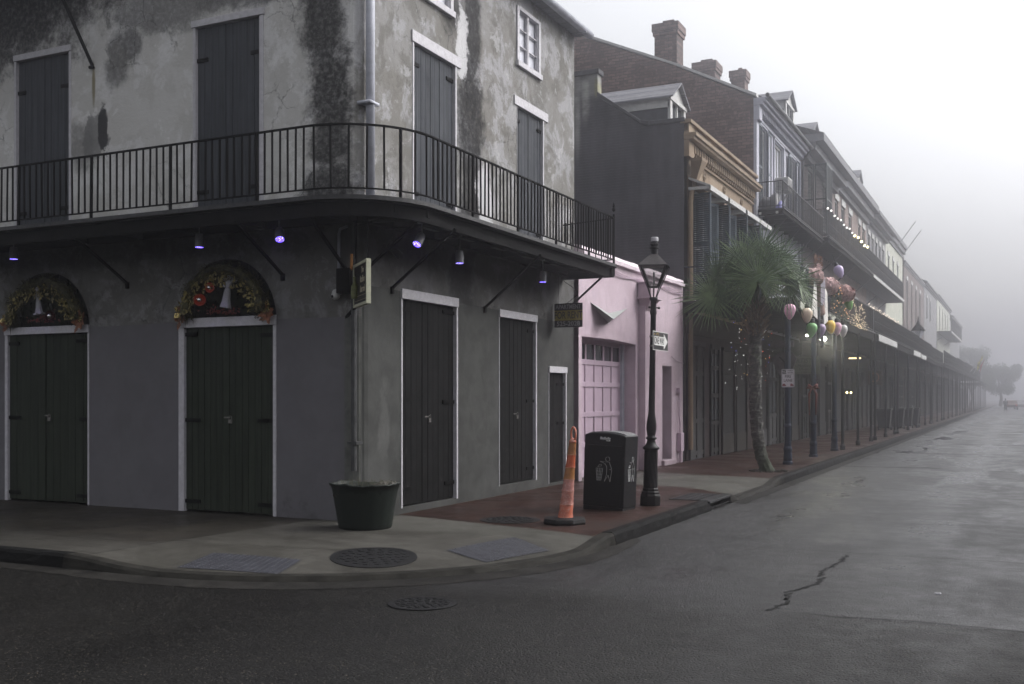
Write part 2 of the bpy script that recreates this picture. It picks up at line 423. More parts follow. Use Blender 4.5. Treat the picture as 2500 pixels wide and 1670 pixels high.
    # pavement: concrete corner, brick fields, concrete driveway
    g = G('pavement_concrete_and_brick'); x, y, z = g.pos()
    n1 = g.noise(.9, 6, .65, dist=.7); n2 = g.noise(5, 6, .7); n3 = g.noise(60, 3)
    brs = g.noise(1, 5, .6, v=g.vec(x*1.2, y*7, 0))
    cc = g.mix((.030,.0285,.024), (.066,.063,.055), g.ss(n1*.6 + brs*.4, .34, .66))
    cc = g.mix(cc, (.03,.027,.02), g.ss(n2, .55, .78)*.6)
    darkslab = g.ss(x + 9.15 + (y-8)*-.08, .02, -.02)
    cc = g.mix(cc, g.mix((.014,.012,.010), (.036,.031,.022), g.ss(n1, .35, .68)), darkslab*g.ss(y + (n1-.5)*1.6, 9.0, 9.5)*.85)
    cc = g.mix(cc, (.03,.028,.025), darkslab*.35)
    cc = g.mix(cc, (.13,.13,.115), g.ss(x, -9.3, -8)*g.ss(y, 11.1, 11.9)*.22)
    joint = g.ss(g.m('ABSOLUTE', x + 9.15 + (y-8)*-.08), .014, .004)
    joint = g.m('MAXIMUM', joint, g.ss(g.m('ABSOLUTE', y - 9.2 - (x+9.15)*.02), .012, .004)*darkslab)
    joint = g.m('MAXIMUM', joint, g.ss(g.m('ABSOLUTE', x + 6.2), .012, .004)*g.ss(y, 19, 19.2))
    cc = g.mix(cc, (.012,.012,.01), joint*.85)
    bn = g.nt.nodes.new('ShaderNodeTexBrick'); g.nt.links.new(g.vec(y*.707 + x*.707, x*.707 - y*.707, 0).k, bn.inputs['Vector'])
    bn.inputs['Scale'].default_value = 1; bn.inputs['Brick Width'].default_value = .21; bn.inputs['Row Height'].default_value = .105
    bn.inputs['Mortar Size'].default_value = .006; bn.inputs['Mortar Smooth'].default_value = .4
    g.set(bn.inputs['Color1'], (.036,.0155,.011)); g.set(bn.inputs['Color2'], (.023,.0115,.009)); g.set(bn.inputs['Mortar'], (.018,.012,.010))
    bc = S(g, bn.outputs['Color']); bf = S(g, bn.outputs['Fac'])
    bc = g.mix(bc, (.020,.013,.011), g.ss(n1, .42, .7)*.75)
    bc = g.mix(bc, (.06,.045,.035), g.ss(n2, .6, .8)*.35)
    w = (g.noise(5, 3) - .5)*.03
    e1 = y + (x + 8.23)*.262 - 13.02 + w
    e2 = y + w - g.ss(x, -4.9, -4.55)*-1.1 - 19.55 + (x + 6.8)*.18
    e3 = y + w - 22.9 + (x + 8)*.18
    brick = g.m('MAXIMUM', g.ss(e1, -.01, .01)*g.ss(e2, .01, -.01), g.ss(e3, -.01, .01))
    brick = brick*g.ss(x, -4.70, -4.72)
    c = g.mix(cc, bc, brick)
    c = g.mix(c, (.01,.008,.007), g.m('MAXIMUM', g.ss(g.m('ABSOLUTE', e1), .014, .004), g.ss(g.m('ABSOLUTE', e3), .014, .004))*.8)
    g.bump(bf*brick*-.8 + n3*.35 + n2*.4 - joint, .5, .012)
    wet = g.ss(g.noise(.7, 5, .6), .38, .62)
    side_m = g.done(c, g.m('MAXIMUM', .72 - wet*.3 - brick*.08, .25), spec=.14)
    ts = [0, .03, .16, .3, .55, .9, 1.3]
    m = MB(); rows = []; rnd = random.Random(4)
    for (x, y, nx, ny) in KP:
        D = edge_drop(x, y); r = []
        for t in ts:
            f = max(0, 1 - t/1.3); f = f*f*(3-2*f)
            r.append((x - nx*t, y - ny*t, -D*f - (.012 if t == 0 else 0)))
        rows.append(r)
    vs = [p for r in rows for p in r]; k = len(ts)
    m.add(vs, [(i*k+j, i*k+j+1, (i+1)*k+j+1, (i+1)*k+j) for i in range(len(rows)-1) for j in range(2, k-1)])
    inner = [r[-1] for r in rows]
    m.add(inner + [(-60, 700, 0)], [tuple(range(len(inner)+1))])
    o = m.build('pavement', side_m); tag(o, None, None, kind='structure')
    # kerb: edge stones with a rough dark face; concrete round the corner
    dark_k = simple('wet_dark_kerbstone', (.0065,.0065,.0065), .8, .25, 7, bump=.6, bscale=30, spec=.08)
    conc_k = simple('kerb_concrete', (.020,.019,.0165), .8, .4, 5, bump=.5, bscale=30, dirt=.6, spec=.08)
    def kerb(name, i0, i1, mat, rough, top=.0):
        m = MB(); vs = []; n = 0
        for i in range(i0, i1+1):
            x, y, nx, ny = KP[i]; r = rows[i]
            jt = .014 if (i % 9 == 0 and rough > .005) else 0
            j = lambda a: rnd.uniform(-a, a) - jt
            prof = [(x+nx*.03, y+ny*.03, -.19), (x+nx*(.02+j(rough)), y+ny*.02, -.10+r[0][2]*.4), (x+nx*j(rough), y+ny*j(rough*.5), r[0][2]-.012+j(rough*.4)),
                    (x-nx*.03, y-ny*.03, r[1][2]+.006+top+j(rough*.3)), (x-nx*.165, y-ny*.165, r[2][2]+.006+top*.6), (x-nx*.165, y-ny*.165, r[2][2]-.1)]
            vs += prof; n += 1
        m.add(vs, [(a*6+b, a*6+b+1, (a+1)*6+b+1, (a+1)*6+b) for a in range(n-1) for b in range(5)] + [(0,1,2,3,4,5), tuple((n-1)*6+b for b in range(6))[::-1]])
        tag(m.build(name, mat), None, None, kind='structure')
    idx = lambda f: next(i for i, p in enumerate(KP) if f(p))
    a = idx(lambda p: p[0] > -9.35); b = idx(lambda p: p[1] > 12.3 and p[0] > -5); c1 = idx(lambda p: p[1] > 16.75); c2 = idx(lambda p: p[1] > 18.15); d = idx(lambda p: p[1] > 22.5)
    kerb('kerb', 0, a, dark_k, .012); kerb('kerb', a, b, conc_k, .004); kerb('kerb', b, c1, dark_k, .008, .01)
    kerb('kerb', c2, d, conc_k, .006); kerb('kerb', d, len(KP)-1, dark_k, .008, .01)
    # gutter apron round the corner
    m = MB(); vs = []; sel = KP[a-12:b+6]
    for i, (x, y, nx, ny) in enumerate(sel):
        f = sin(pi*i/(len(sel)-1))**.4
        w_ = .05 + .32*f + rnd.uniform(-.02, .02)
        vs += [(x+nx*.0, y+ny*.0, -.138), (x+nx*w_, y+ny*w_, -.146)]
    m.add(vs, [(2*i, 2*i+1, 2*i+3, 2*i+2) for i in range(len(sel)-1)])
    gut = simple('gutter_concrete', (.016,.015,.0135), .7, .45, 4, dirt=.7, spec=.1)
    tag(m.build('gutter', gut), None, None, kind='structure')
    m = MB(); vs = []
    sel = [p for p in KP[c2:] if p[1] < 120]
    for i, (x, y, nx, ny) in enumerate(sel):
        vs += [(x, y, -.143), (x+.28+rnd.uniform(-.02,.02), y, -.146)]
    m.add(vs, [(2*i, 2*i+1, 2*i+3, 2*i+2) for i in range(len(sel)-1)])
    tag(m.build('gutter', gut), None, None, kind='structure')
    # storm drain
    t = thing('storm_drain', (-4.8, 17.4, 0), 'dark iron kerb inlet with a flush cover plate let into the brick pavement', 'storm drain')
    iron = simple('wet_cast_iron', (.025,.025,.026), .38, .4, 12, bump=.6, bscale=80)
    m = MB(); m.box(-5.25, -4.70, 16.85, 18.1, .004, .014)
    for i in range(9):
        for j in range(4): m.box(-5.2+j*.13, -5.11+j*.13, 16.92+i*.13, 17.01+i*.13, .014, .019)
    m.build('cover_plate', iron, t)
    m = MB(); m.box(-4.72, -4.52, 16.75, 18.15, -.03, .010); m.box(-4.56, -4.545, 16.75, 18.15, -.115, -.105); m.box(-4.75,-4.70,16.75,18.15,-.19,-.03)
    for yy in (16.75, 18.13): m.box(-4.72, -4.53, yy, yy+.03, -.17, -.03)
    m.build('inlet_frame', iron, t, bevel=.008)
    # cracks in the asphalt
    cm = simple('open_crack', (.006,.006,.006), .9, .1, bump=0)
    rr = random.Random(7)
    def crack(pts, w, n=26):
        m = MB(); vs = []
        for i in range(n+1):
            t = i/n*(len(pts)-1); k = min(int(t), len(pts)-2); f = t-k
            px = pts[k][0]+(pts[k+1][0]-pts[k][0])*f + rr.uniform(-.035,.035)*(w > .02); py = pts[k][1]+(pts[k+1][1]-pts[k][1])*f + rr.uniform(-.05,.05)
            q = w*rr.uniform(.3, 1)*(1 if 0 < i < n else .1)
            vs += [(px-q, py+rr.uniform(-.3,.3)*q, -.146), (px+q, py, -.146)]
        m.add(vs, [(2*i, 2*i+1, 2*i+3, 2*i+2) for i in range(n)]); tag(m.build('crack', cm), None, None, kind='structure')
    crack([(-1.83,12.85), (-1.80,12.2), (-1.88,11.5), (-1.78,10.7), (-1.97,10.1), (-1.86,9.6), (-1.95,9.15)], .026, 110)
    crack([(-1.7,9.2),(0,9.17),(1.5,9.22),(3,9.2)], .011, 60)
    crack([(-2.4,12.9),(-1.83,12.86),(-.6,13.1),(1.2,12.7),(3,12.5)], .006, 50)
    crack([(-4.35,29.1),(-3.4,29.3),(-2.6,29.6),(-2.1,29.9)], .13, 30)
    crack([(-3.2,37.0),(-2.2,37.5),(-1.3,37.4)], .10, 26)
    crack([(-2.9,46.0),(-1,46.2),(2,46)], .09, 26)
    crack([(-1.5,16.3), (-.5,16.6), (1.5,16.5)], .02)

def ground_h(x, y):
    best = min(KP[::1], key=lambda p: (p[0]-x)**2 + (p[1]-y)**2); dd = hypot(best[0]-x, best[1]-y)
    f = max(0, 1-dd/1.3); f = f*f*(3-2*f); return -edge_drop(best[0], best[1])*f
def manhole(x, y, z, r, label, ring=.07, tilt=None):
    t = thing('manhole_cover', (x, y, z), label, 'manhole cover', 'round iron covers in the ground')
    def conform(m):
        if z == 0: m.v = [(a, b, c + ground_h(x+a, y+b)) for a, b, c in m.v]
    ir = M.get('mh') or simple('wet_manhole_iron', (.0035,.0035,.004), .65, .35, 16, bump=.7, bscale=70); M['mh'] = ir
    m = MB(); m.lathe([(r*.86, .002), (r, .002), (r, .008), (r*.9, .010), (r*.86, .010)], (0,0,0), 48, cap=False); conform(m); m.build('rim', ir, t, local=True)
    m = MB(); m.lathe([(0.001, .005), (r*.3, .005), (r*.6, .005), (r*.85, .005), (r*.85, .008), (r*.6, .008), (r*.3, .008), (.001, .008)], (0,0,0), 48, cap=False)
    k = 0
    for q in (.2, .38, .56, .72):
        nseg = int(q*26)
        for i in range(nseg):
            a = 2*pi*(i + .5*(k%2))/nseg; cx, cy_ = r*q*cos(a), r*q*sin(a)
            m.box(cx-.03*r/.5, cx+.03*r/.5, cy_-.025*r/.5, cy_+.025*r/.5, .008, .013)
        k += 1
    conform(m); m.build('lid', ir, t, local=True)
make_ground()
manhole(-6.3, 9.59, 0, .47, 'large black manhole cover in the concrete corner pavement')
manhole(-6.35, 13.08, 0, .42, 'worn manhole cover set in the red brick pavement')
manhole(-4.81, 8.11, -.148, .31, 'small dark manhole cover in the asphalt road')
def pad(name, cs, label):
    pm = M.get('pad') or simple('blue_grey_tactile_tile', (.030,.031,.038), .6, .25, 9); M['pad'] = pm
    pd = M.get('padd') or simple('worn_tile_bumps', (.055,.056,.064), .6, .25, 9); M['padd'] = pd
    cx = sum(c[0] for c in cs)/4; cy_ = sum(c[1] for c in cs)/4
    t = thing(name, (cx, cy_, 0), label, 'paving tile', 'tactile paving tiles at the corner')
    def h(x, y):
        best = min(KP, key=lambda p: hypot(p[0]-x, p[1]-y)); d = hypot(best[0]-x, best[1]-y)
        f = max(0, 1-d/1.3); f = f*f*(3-2*f); return -edge_drop(best[0], best[1])*f
    m = MB(); N = 10
    P = lambda u, v: tuple((cs[0][k]*(1-u)+cs[1][k]*u)*(1-v) + (cs[3][k]*(1-u)+cs[2][k]*u)*v for k in (0, 1))
    vs = [(*P(i/N, j/N), h(*P(i/N, j/N)) + .006) for i in range(N+1) for j in range(N+1)]
    m.add(vs, [(i*(N+1)+j, i*(N+1)+j+1, (i+1)*(N+1)+j+1, (i+1)*(N+1)+j) for i in range(N) for j in range(N)]); m.m = 1; a, b = 13, 15
    for i in range(a):
        for j in range(b):
            x, y = P((i+.5)/a, (j+.5)/b); m.lathe([(.013, 0), (.008, .006)], (x, y, h(x, y)+.006), 6)
    m.build('plate', [pm, pd], t)
pad('tactile_tile', [(-7.95,8.36),(-8.02,9.0),(-6.9,9.1),(-6.75,8.52)], 'blue grey tactile tile at the kerb facing the cross street')
pad('tactile_tile', [(-5.8,10.3),(-5.55,11.55),(-4.9,11.15),(-5.18,10.08)], 'blue grey tactile tile at the kerb near the orange traffic post')

# ------------------------------------------------------------ doors and shutters
def planked(tf, u0, u1, z0, z1, mat, parent, name='double_door', n=-.05, planks=10, frame=(.05, .05, .08), hz=(.15, 1.37, 2.6), strap=.27, lock=True, lintel=(0, 0), frame_mat=None, hm=None, ajar=0, pz=1.36, backing=True, seed=1, thick=.045):
    rd = random.Random(seed)
    fl, fr, ft = frame
    a, b = u0+fl, u1-fr; top = z1-ft
    m = MB(tf); w = (b-a)/planks
    for i in range(planks):
        dn = rd.uniform(-.004, .004) + (ajar if i >= planks//2 else 0)
        if i == planks//2: gap = .011
        else: gap = .003
        m.box(a+i*w+gap, a+(i+1)*w-.003, n-thick+dn, n+dn, z0+rd.uniform(0, .012), top-.004)
    m.box(a, b, n-thick-.03, n-thick-.008, z0+.01, top-.004)
    d = m.build(name, mat, parent, bevel=.004, bseg=1)
    if frame_mat is not False:
        m = MB(tf)
        if fl > .006: m.box(u0+.002, a, n-.03, .012, z0-.02, top)
        if fr > .006: m.box(b, u1-.002, n-.03, .012, z0-.02, top)
        if ft > .006: m.box(u0-lintel[0], u1+lintel[1], n-.03, .028, top, z1+.03)
        if m.v: m.build('frame', frame_mat or M['trim'], d, bevel=.006)
    for z in hz:
        for side in (0, 1):
            m = MB(tf); zz = z + rd.uniform(-.03, .03); L = strap*rd.uniform(.85, 1.1)
            if side == 0: m.box(a-.03, a+L, n-.01, n+.020, zz-.028, zz+.028); m.tube([(a-.025, n+.02, zz-.045), (a-.025, n+.02, zz+.045)], .016, 6)
            else: m.box(b-L, b+.03, n+(ajar if ajar else 0), n+.020+(ajar if ajar else 0), zz-.028, zz+.028); m.tube([(b+.025, n+.02, zz-.045), (b+.025, n+.02, zz+.045)], .016, 6)
            m.build('hinge', hm or M['iron'], d)
    if lock:
        mid = (a+b)/2; m = MB(tf); steel = M.get('steel') or simple('dull_steel', (.20,.19,.18), .45, .3, 30, metal=.6); M['steel'] = steel
        m.box(mid-.09, mid+.02, n+.001, n+.010, pz+.036, pz+.058)
        m.tube([(mid+.01, n+.02, pz+.02), (mid+.01, n+.02, pz+.06), (mid+.035, n+.03, pz+.075), (mid+.06, n+.02, pz+.06), (mid+.06, n+.02, pz+.02)], .006, 6)
        m.box(mid+.0, mid+.062, n+.008, n+.030, pz-.040, pz+.018)
        m.build('padlock', steel, d, bevel=.003)
    return d
def arch(u0, u1, z0, zs, rise, n=22):
    c = (u0+u1)/2; r = (u1-u0)/2
    return [(u0, z0), (u1, z0)] + [(c + r*cos(pi*i/n), zs + rise*sin(pi*i/n)) for i in range(0, n+1)]
def rect(u0, u1, z0, z1): return [(u0, z0), (u1, z0), (u1, z1), (u0, z1)]

def corner_building():
    B = thing('corner_building', (-12, 16, 0), 'old two storey corner building with stained grey stucco, dark shutters and an iron balcony', 'building')
    m = MB()
    m.tf = LF
    m.holed([(-24, -.05), (-8.31, -.05), (-8.31, 9.1), (-24, 9.1)],
            [arch(-15.14, -13.21, .0, 2.80, .92), arch(-11.36, -9.53, .0, 2.80, .93), rect(-14.92, -13.61, 4.2, 7.30), rect(-11.08, -9.76, 4.2, 7.27), rect(-18.6, -17.2, 4.2, 7.3), rect(-19.2, -17.2, 0, 2.8)], 0, .28)
    m.tf = RF
    m.holed([(12.2, -.05), (19.67, -.05), (19.67, 9.1), (12.2, 9.1)],
            [rect(13.05, 14.77, .09, 3.24), rect(16.25, 17.83, .17, 3.18), rect(18.38, 19.26, .05, 2.25), rect(13.37, 14.73, 4.2, 7.13), rect(16.98, 18.15, 4.2, 7.07),
             rect(13.58, 14.56, 7.79, 8.8), rect(16.98, 17.94, 7.72, 8.74)], 0, .26)
    m.tf = None
    arcp = [(-8.31 + .2*sin(radians(a)), 12.2 - .2*cos(radians(a))) for a in (0, 22, 45, 68, 90)]
    for (x0, y0), (x1, y1) in zip(arcp, arcp[1:]): m.quad((x0,y0,-.05), (x1,y1,-.05), (x1,y1,9.1), (x0,y0,9.1))
    m.quad((-8.11,19.67,-.05), (-16,19.67,-.05), (-16,19.67,12), (-8.11,19.67,9.1))
    m.quad((-24,12,-.05), (-24,22,-.05), (-24,22,9.1), (-24,12,9.1))
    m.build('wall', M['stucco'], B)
    # inner dark linings behind the openings
    m = MB(); m.box(-23.5, -8.45, 12.3, 12.33, .0, 9.0); m.box(-8.42, -8.39, 12.5, 19.5, 0, 9.0); m.build('lining', M['dark'], B)
    # roof + gutter
    m = MB(); m.quad((-7.8,11.7,9.1), (-7.8,19.75,9.1), (-13,19.75,12.4), (-13,16.5,12.4)); m.quad((-7.8,11.7,9.1), (-24.5,11.7,9.1), (-24.5,16.5,12.4), (-13,16.5,12.4))
    m.quad((-7.8,11.7,9.02), (-8.15,12,9.02), (-8.15,19.75,9.02), (-7.8,19.75,9.02)); m.quad((-7.8,11.7,9.1), (-7.8,11.7,9.02), (-7.8,19.75,9.02), (-7.8,19.75,9.1))
    r = m.build('roof', M['slate'], B)
    m = MB(); N = 8; vs = []
    for yy in (11.7, 19.85):
        vs += [(-7.83 - .085*cos(pi*i/N), yy, 9.06 - .085*sin(pi*i/N)) for i in range(N+1)] + [(-7.83 + .075*cos(pi*i/N), yy, 9.06 - .075*sin(pi*i/N)) for i in range(N+1)]
    k = 2*(N+1); m.add(vs, [(i, (i+1)%k, k+(i+1)%k, k+i) for i in range(k)] + [tuple(range(k)), tuple(range(k, 2*k))])
    for yy in (13, 15.2, 17.4, 19.4): m.box(-7.93, -7.74, yy, yy+.03, 8.96, 8.99)
    m.build('gutter', M['zinc'], B)
    m = MB(); m.box(-9.9, -9.1, 19.2, 19.75, 9.2, 10.15); m.box(-9.98, -9.02, 19.12, 19.83, 10.15, 10.27); m.box(-9.9, -9.1, 19.2, 19.75, 10.27, 10.42)
    m.build('chimney', simple('sooty_chimney_render', (.06,.06,.058), .9, .5, 6, bump=.8, bscale=20), B, bevel=.02)
    # downpipe at the corner
    m = MB(); m.tube([(-8.02, 12.12, 9.0), (-8.02, 12.12, 4.3)], .062, 12); m.box(-8.16, -7.95, 12.0, 12.24, 5.72, 5.76); m.box(-8.1, -7.94, 12.03, 12.2, 4.36, 4.42)
    m.build('downpipe', M['zinc'], B, smooth=True)
    m = MB(); m.tube([(-8.16, 11.93, 4.1), (-8.16, 11.93, 0.7)], .04, 8); m.box(-8.25, -8.1, 11.9, 12.05, 1.06, 1.10); m.build('downpipe', M['zinc_dark'], B)
    # left doors (green)
    dl = dict(mat=M['door_green'], parent=B, n=-.035)
    planked(LF, -15.14, -13.21, .02, 2.82, planks=11, frame=(.07, .035, .09), ajar=-.02, seed=2, hz=(.14, 1.37, 2.60), **dl)
    planked(LF, -11.36, -9.53, .02, 2.85, planks=14, frame=(.11, .06, .11), seed=3, hz=(.14, 1.37, 2.62), **dl)
    planked(LF, -19.2, -17.2, .02, 2.8, planks=11, frame=(.07, .05, .09), seed=3, lock=False, **dl)
    for (a, b) in ((-15.14, -13.21), (-11.36, -9.53)):
        c = (a+b)/2; f = group_empty('fanlight', B)
        m = MB(LF)
        for i in range(9):
            u = a + (b-a)*(i+.5)/9; zt = 2.86 + .93*sqrt(max(0, 1-((u-c)/((b-a)/2))**2))*.97; m.box(u-.009, u+.009, -.25, -.232, 2.85, zt)
        m.box(a, b, -.255, -.23, 3.02, 3.045); m.build('bars', M['iron'], f)
        m = MB(LF); m.add([(u, -.265, z) for u, z in arch(a-.02, b+.02, 2.8, 2.82, .95)], [tuple(range(25))]); m.build('pane', M['dark'], f)
        m = MB(LF); m.box(a+.05, b-.05, -.24, .0, 2.80, 2.835); m.build('ledge', M['deck'], f)
    # right doors (worn black)
    dr = dict(mat=M['door_black'], parent=B, n=-.05)
    planked(RF, 13.05, 14.77, .10, 3.26, planks=10, frame=(.04, .05, .115), seed=5, hz=(.33, 1.66, 3.02), strap=.34, **dr)
    planked(RF, 16.25, 17.83, .18, 3.2, planks=9, frame=(.02, .05, .10), seed=6, hz=(.38, 1.66, 2.95), strap=.3, **dr)
    planked(RF, 18.38, 19.26, .06, 2.27, planks=5, frame=(.02, .05, .09), seed=7, hz=(1.2, 1.95), strap=.3, lock=False, name='door', **dr)
    # upper shutters
    du = dict(mat=M['shutter_grey'], parent=B, n=-.045, lock=False, hz=(4.75, 6.72), strap=.2, name='shutter')
    planked(LF, -14.92, -13.61, 4.25, 7.30, planks=8, frame=(.05, .05, .07), seed=8, **du)
    planked(LF, -11.08, -9.76, 4.25, 7.27, planks=9, frame=(.05, .075, .07), seed=9, lintel=(.02, .02), **du)
    planked(LF, -18.6, -17.2, 4.25, 7.30, planks=8, frame=(.05, .05, .07), seed=9, **du)
    planked(RF, 13.37, 14.73, 4.25, 7.13, planks=9, frame=(.045, .05, .14), seed=10, lintel=(.03, .12), **du)
    planked(RF, 16.98, 18.15, 4.25, 7.07, planks=8, frame=(.01, .045, .13), seed=11, lintel=(.14, .16), **du)
    # small attic casements
    for (a, b, z0, z1) in ((13.58, 14.56, 7.79, 8.8), (16.98, 17.94, 7.72, 8.74)):
        w = MB(RF); w.box(a-.03, a+.06, -.06, .03, z0, z1); w.box(b-.06, b+.03, -.06, .03, z0, z1); w.box(a+.06, b-.06, -.06, .03, z1-.06, z1+.01)
        w.box(a-.05, b+.05, -.06, .06, z0-.07, z0+.03)
        c = (a+b)/2; w.box(c-.02, c+.02, -.05, .005, z0+.03, z1-.06)
        for s in (a+.06, c+.02):
            e = s + (c-.02-a-.06)
            for q in (1, 2): zz = z0+.03+(z1-.09-z0)*q/3; w.box(s+.002, e-.002, -.05, -.01, zz-.01, zz+.01)
            w.box(s, s+.02, -.052, 0, z0+.03, z1-.06); w.box(e-.02, e, -.052, 0, z0+.03, z1-.06)
        wn = w.build('window', M['trim'], B, bevel=.004, bseg=1)
        p = MB(RF); p.box(a, b, -.08, -.062, z0, z1); p.build('pane', M['glass_pale'], wn)
    # balcony
    D = 1.12; R = 1.2
    def path(off):
        "outer line of the balcony at distance off from the wall, from far left to the right end"
        P = []; x = -24.0
        while x < -8.22: P.append((x, 12-off)); x += .125
        for i in range(17):
            a = radians(-90 + 90*i/16); P.append((-8.2 + (off+.09)*cos(a)*1.0, 12.1 + (off+.1)*sin(a)))
        y = 12.15
        while y < 19.1: P.append((-8.11+off, y)); y += .125
        P.append((-8.11+off, 19.1)); return P
    def strip(m, o1, z1, o2, z2):
        a, b = path(o1), path(o2); k = len(a)
        m.add([(x, y, z1) for x, y in a] + [(x, y, z2) for x, y in b], [(i, i+1, k+i+1, k+i) for i in range(k-1)])
    bal = group_empty('balcony', B)
    m = MB()
    strip(m, -.05, 4.27, D, 4.27); strip(m, D, 4.27, D, 4.215); strip(m, D, 4.215, D-.08, 4.215); strip(m, D-.08, 4.215, D-.08, 4.2); strip(m, D-.08, 4.20, -.05, 4.20)
    m.box(-8.12, -8.11+D, 19.09, 19.12, 4.2, 4.272); m.build('floor', M['iron_grey'], bal)
    m = MB(); strip(m, D-.10, 4.20, D-.10, 4.02); strip(m, D-.10, 4.02, D-.17, 4.02); strip(m, D-.17, 4.02, D-.17, 4.20)
    strip(m, .10, 4.2, .10, 4.08); strip(m, .10, 4.08, .16, 4.08); strip(m, .16, 4.08, .16, 4.2)
    strip(m, .58, 4.2, .58, 4.10); strip(m, .58, 4.1, .64, 4.1); strip(m, .64, 4.1, .64, 4.2)
    x = -23.5
    while x < -8.6: m.box(x, x+.08, 12-D+.1, 12, 4.10, 4.2); x += 1.15
    for i in (0, 30, 60, 90):
        a = radians(i-90); m.bar((-8.25, 12.1, 4.14), (-8.2+(D)*cos(a), 12.1+(D)*sin(a), 4.14), .07, .1)
    y = 12.6
    while y < 19.1: m.box(-8.11, -8.11+D-.1, y, y+.08, 4.10, 4.2); y += 1.15
    m.box(-8.11, -8.11+D-.05, 19.0, 19.1, 4.02, 4.2)
    m.build('beams', M['deck'], bal)
    m = MB(); pt = path(D-.05); rt = random.Random(3)
    for i in range(len(pt)-1):
        (x0, y0), (x1, y1) = pt[i], pt[i+1]
        if hypot(x1-x0, y1-y0) < 1e-4: continue
        m.bar((x0, y0, 5.17), (x1, y1, 5.17), .038, .022); m.bar((x0, y0, 4.36), (x1, y1, 4.36), .03, .016)
    acc = 0; last = pt[0]; n = 0
    for p in pt[1:]:
        acc += hypot(p[0]-last[0], p[1]-last[1]); last = p
        if acc >= .124:
            acc -= .124 if acc < .2 else acc; n += 1
            j = rt.uniform(-.006, .006); main = n % 12 == 0
            w = .032 if main else .020
            m.bar((p[0], p[1], 4.27 if main else 4.36), (p[0]+j, p[1]+j, 5.17), w, w)
    xe = -8.11+D-.05
    m.bar((xe, 19.08, 5.16), (-8.1, 19.08, 5.10), .025, .02); m.bar((xe, 19.08, 4.36), (-8.1, 19.08, 4.36), .025, .02)
    for i in range(1, 9): m.bar((xe-.125*i, 19.08, 4.36), (xe-.125*i, 19.08, 5.14), .015)
    m.bar((xe, 19.08, 4.05), (xe, 19.08, 5.24), .034); m.sphere((xe, 19.08, 5.33), .035, 6, (1,1,1.3)); m.lathe([(.012, 0), (.03, .02), (.006, .1)], (xe, 19.08, 5.37), 8)
    m.build('railing', M['iron'], bal)
    feet = [((-15.5,12,3.45), (-15.5,10.98,4.05)), ((-12.39,12,3.45), (-12.39,10.98,4.05)), ((-9.41,12,3.43), (-9.41,10.98,4.05)), ((-8.32,12,3.44), (-8.32,11.15,4.05)),
            ((-8.11,12.2,3.5), (-7.35,12.2,4.05)), ((-8.11,12.80,3.26), (-7.06,12.80,4.05)), ((-8.11,15.7,3.2), (-7.06,15.7,4.05)), ((-8.11,18.95,3.3), (-7.2,18.95,4.05)), ((-18.5,12,3.45), (-18.5,10.98,4.05))]
    for a, b in feet:
        m = MB(); m.bar(a, b, .042, .03); m.box(a[0]-.03, a[0]+.03, a[1]-.03, a[1]+.03, a[2]-.07, a[2]+.03); m.build('brace', M['iron'], bal)
    # upper gallery strut and deck at the left
    g2 = group_empty('upper_gallery', B)
    m = MB(); m.box(-24, -12.85, 10.85, 12, 8.52, 8.62); m.box(-24, -12.85, 10.87, 10.93, 8.36, 8.52); m.build('floor', M['deck'], g2)
    m = MB(); m.bar((-13.14, 12, 6.92), (-13.14, 10.95, 8.5), .045, .03); m.lathe([(.05, -.02), (.05, .01)], (-13.14, 11.98, 6.9), 8); m.build('brace', M['iron'], g2)
    return B
CB = corner_building()
# ------------------------------------------------------------ street buildings
M['pink'] = None
g = G('pink_painted_stucco'); x, y, z = g.pos(); nm = g.noise(1.3, 6, .65, dist=.5); nf = g.noise(18, 5, .7)
c = g.mix((.40,.31,.355), (.48,.385,.435), g.ss(nm, .35, .65)); c = g.mix(c, (.34,.26,.33), g.ss(g.noise(2.6, 6), .52, .7)*.4)
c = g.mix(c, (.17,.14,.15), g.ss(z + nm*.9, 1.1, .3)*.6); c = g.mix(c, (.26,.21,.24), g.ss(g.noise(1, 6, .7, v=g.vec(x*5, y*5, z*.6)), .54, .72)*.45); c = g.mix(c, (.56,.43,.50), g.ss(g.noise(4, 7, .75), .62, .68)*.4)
g.bump(nf*.6 + nm, .7, .02); M['pink'] = g.done(c, .6, spec=.4)
M['pink_door'] = simple('pale_pink_door_paint', (.45,.35,.42), .5, .06, 5, bump=.1)
M['pinkcap'] = simple('pale_pink_coping', (.66,.57,.62), .55, .12, 8, dirt=.15)
g = G('charcoal_painted_brick'); x, y, z = g.pos(); nm = g.noise(.7, 6, .65, dist=.6); st = g.noise(1, 5, .6, v=g.vec(x*3, y*3, z*.35))
bt = g.nt.nodes.new('ShaderNodeTexBrick'); g.nt.links.new(g.vec(x, z, 0).k, bt.inputs['Vector']); bt.inputs['Scale'].default_value = 1; bt.inputs['Brick Width'].default_value = .22; bt.inputs['Row Height'].default_value = .075; bt.inputs['Mortar Size'].default_value = .008
c = g.mix((.040,.039,.045), (.075,.073,.082), g.ss(nm*.5 + st*.5, .38, .62))
for (x0, z0, rx, rz) in ((-11.05, 9.9, .10, 1.3), (-10.6, 10.35, .35, .35), (-10.8, 9.9, .12, .6)):
    c = g.mix(c, (.33,.33,.31), g.blob(x, z, x0, z0, rx, rz, st, .6, .5)*.75)
c = g.mix(c, (.30,.28,.12), g.blob(x, z, -10.5, 10.25, .06, .25, st, .2, .3)*g.ss(x, -10.6, -10.5)*.7)
c = g.mix(c, (.020,.020,.022), g.ss(z, 8.9, 9.3)*g.ss(g.noise(3, 5), .35, .6)*.5)
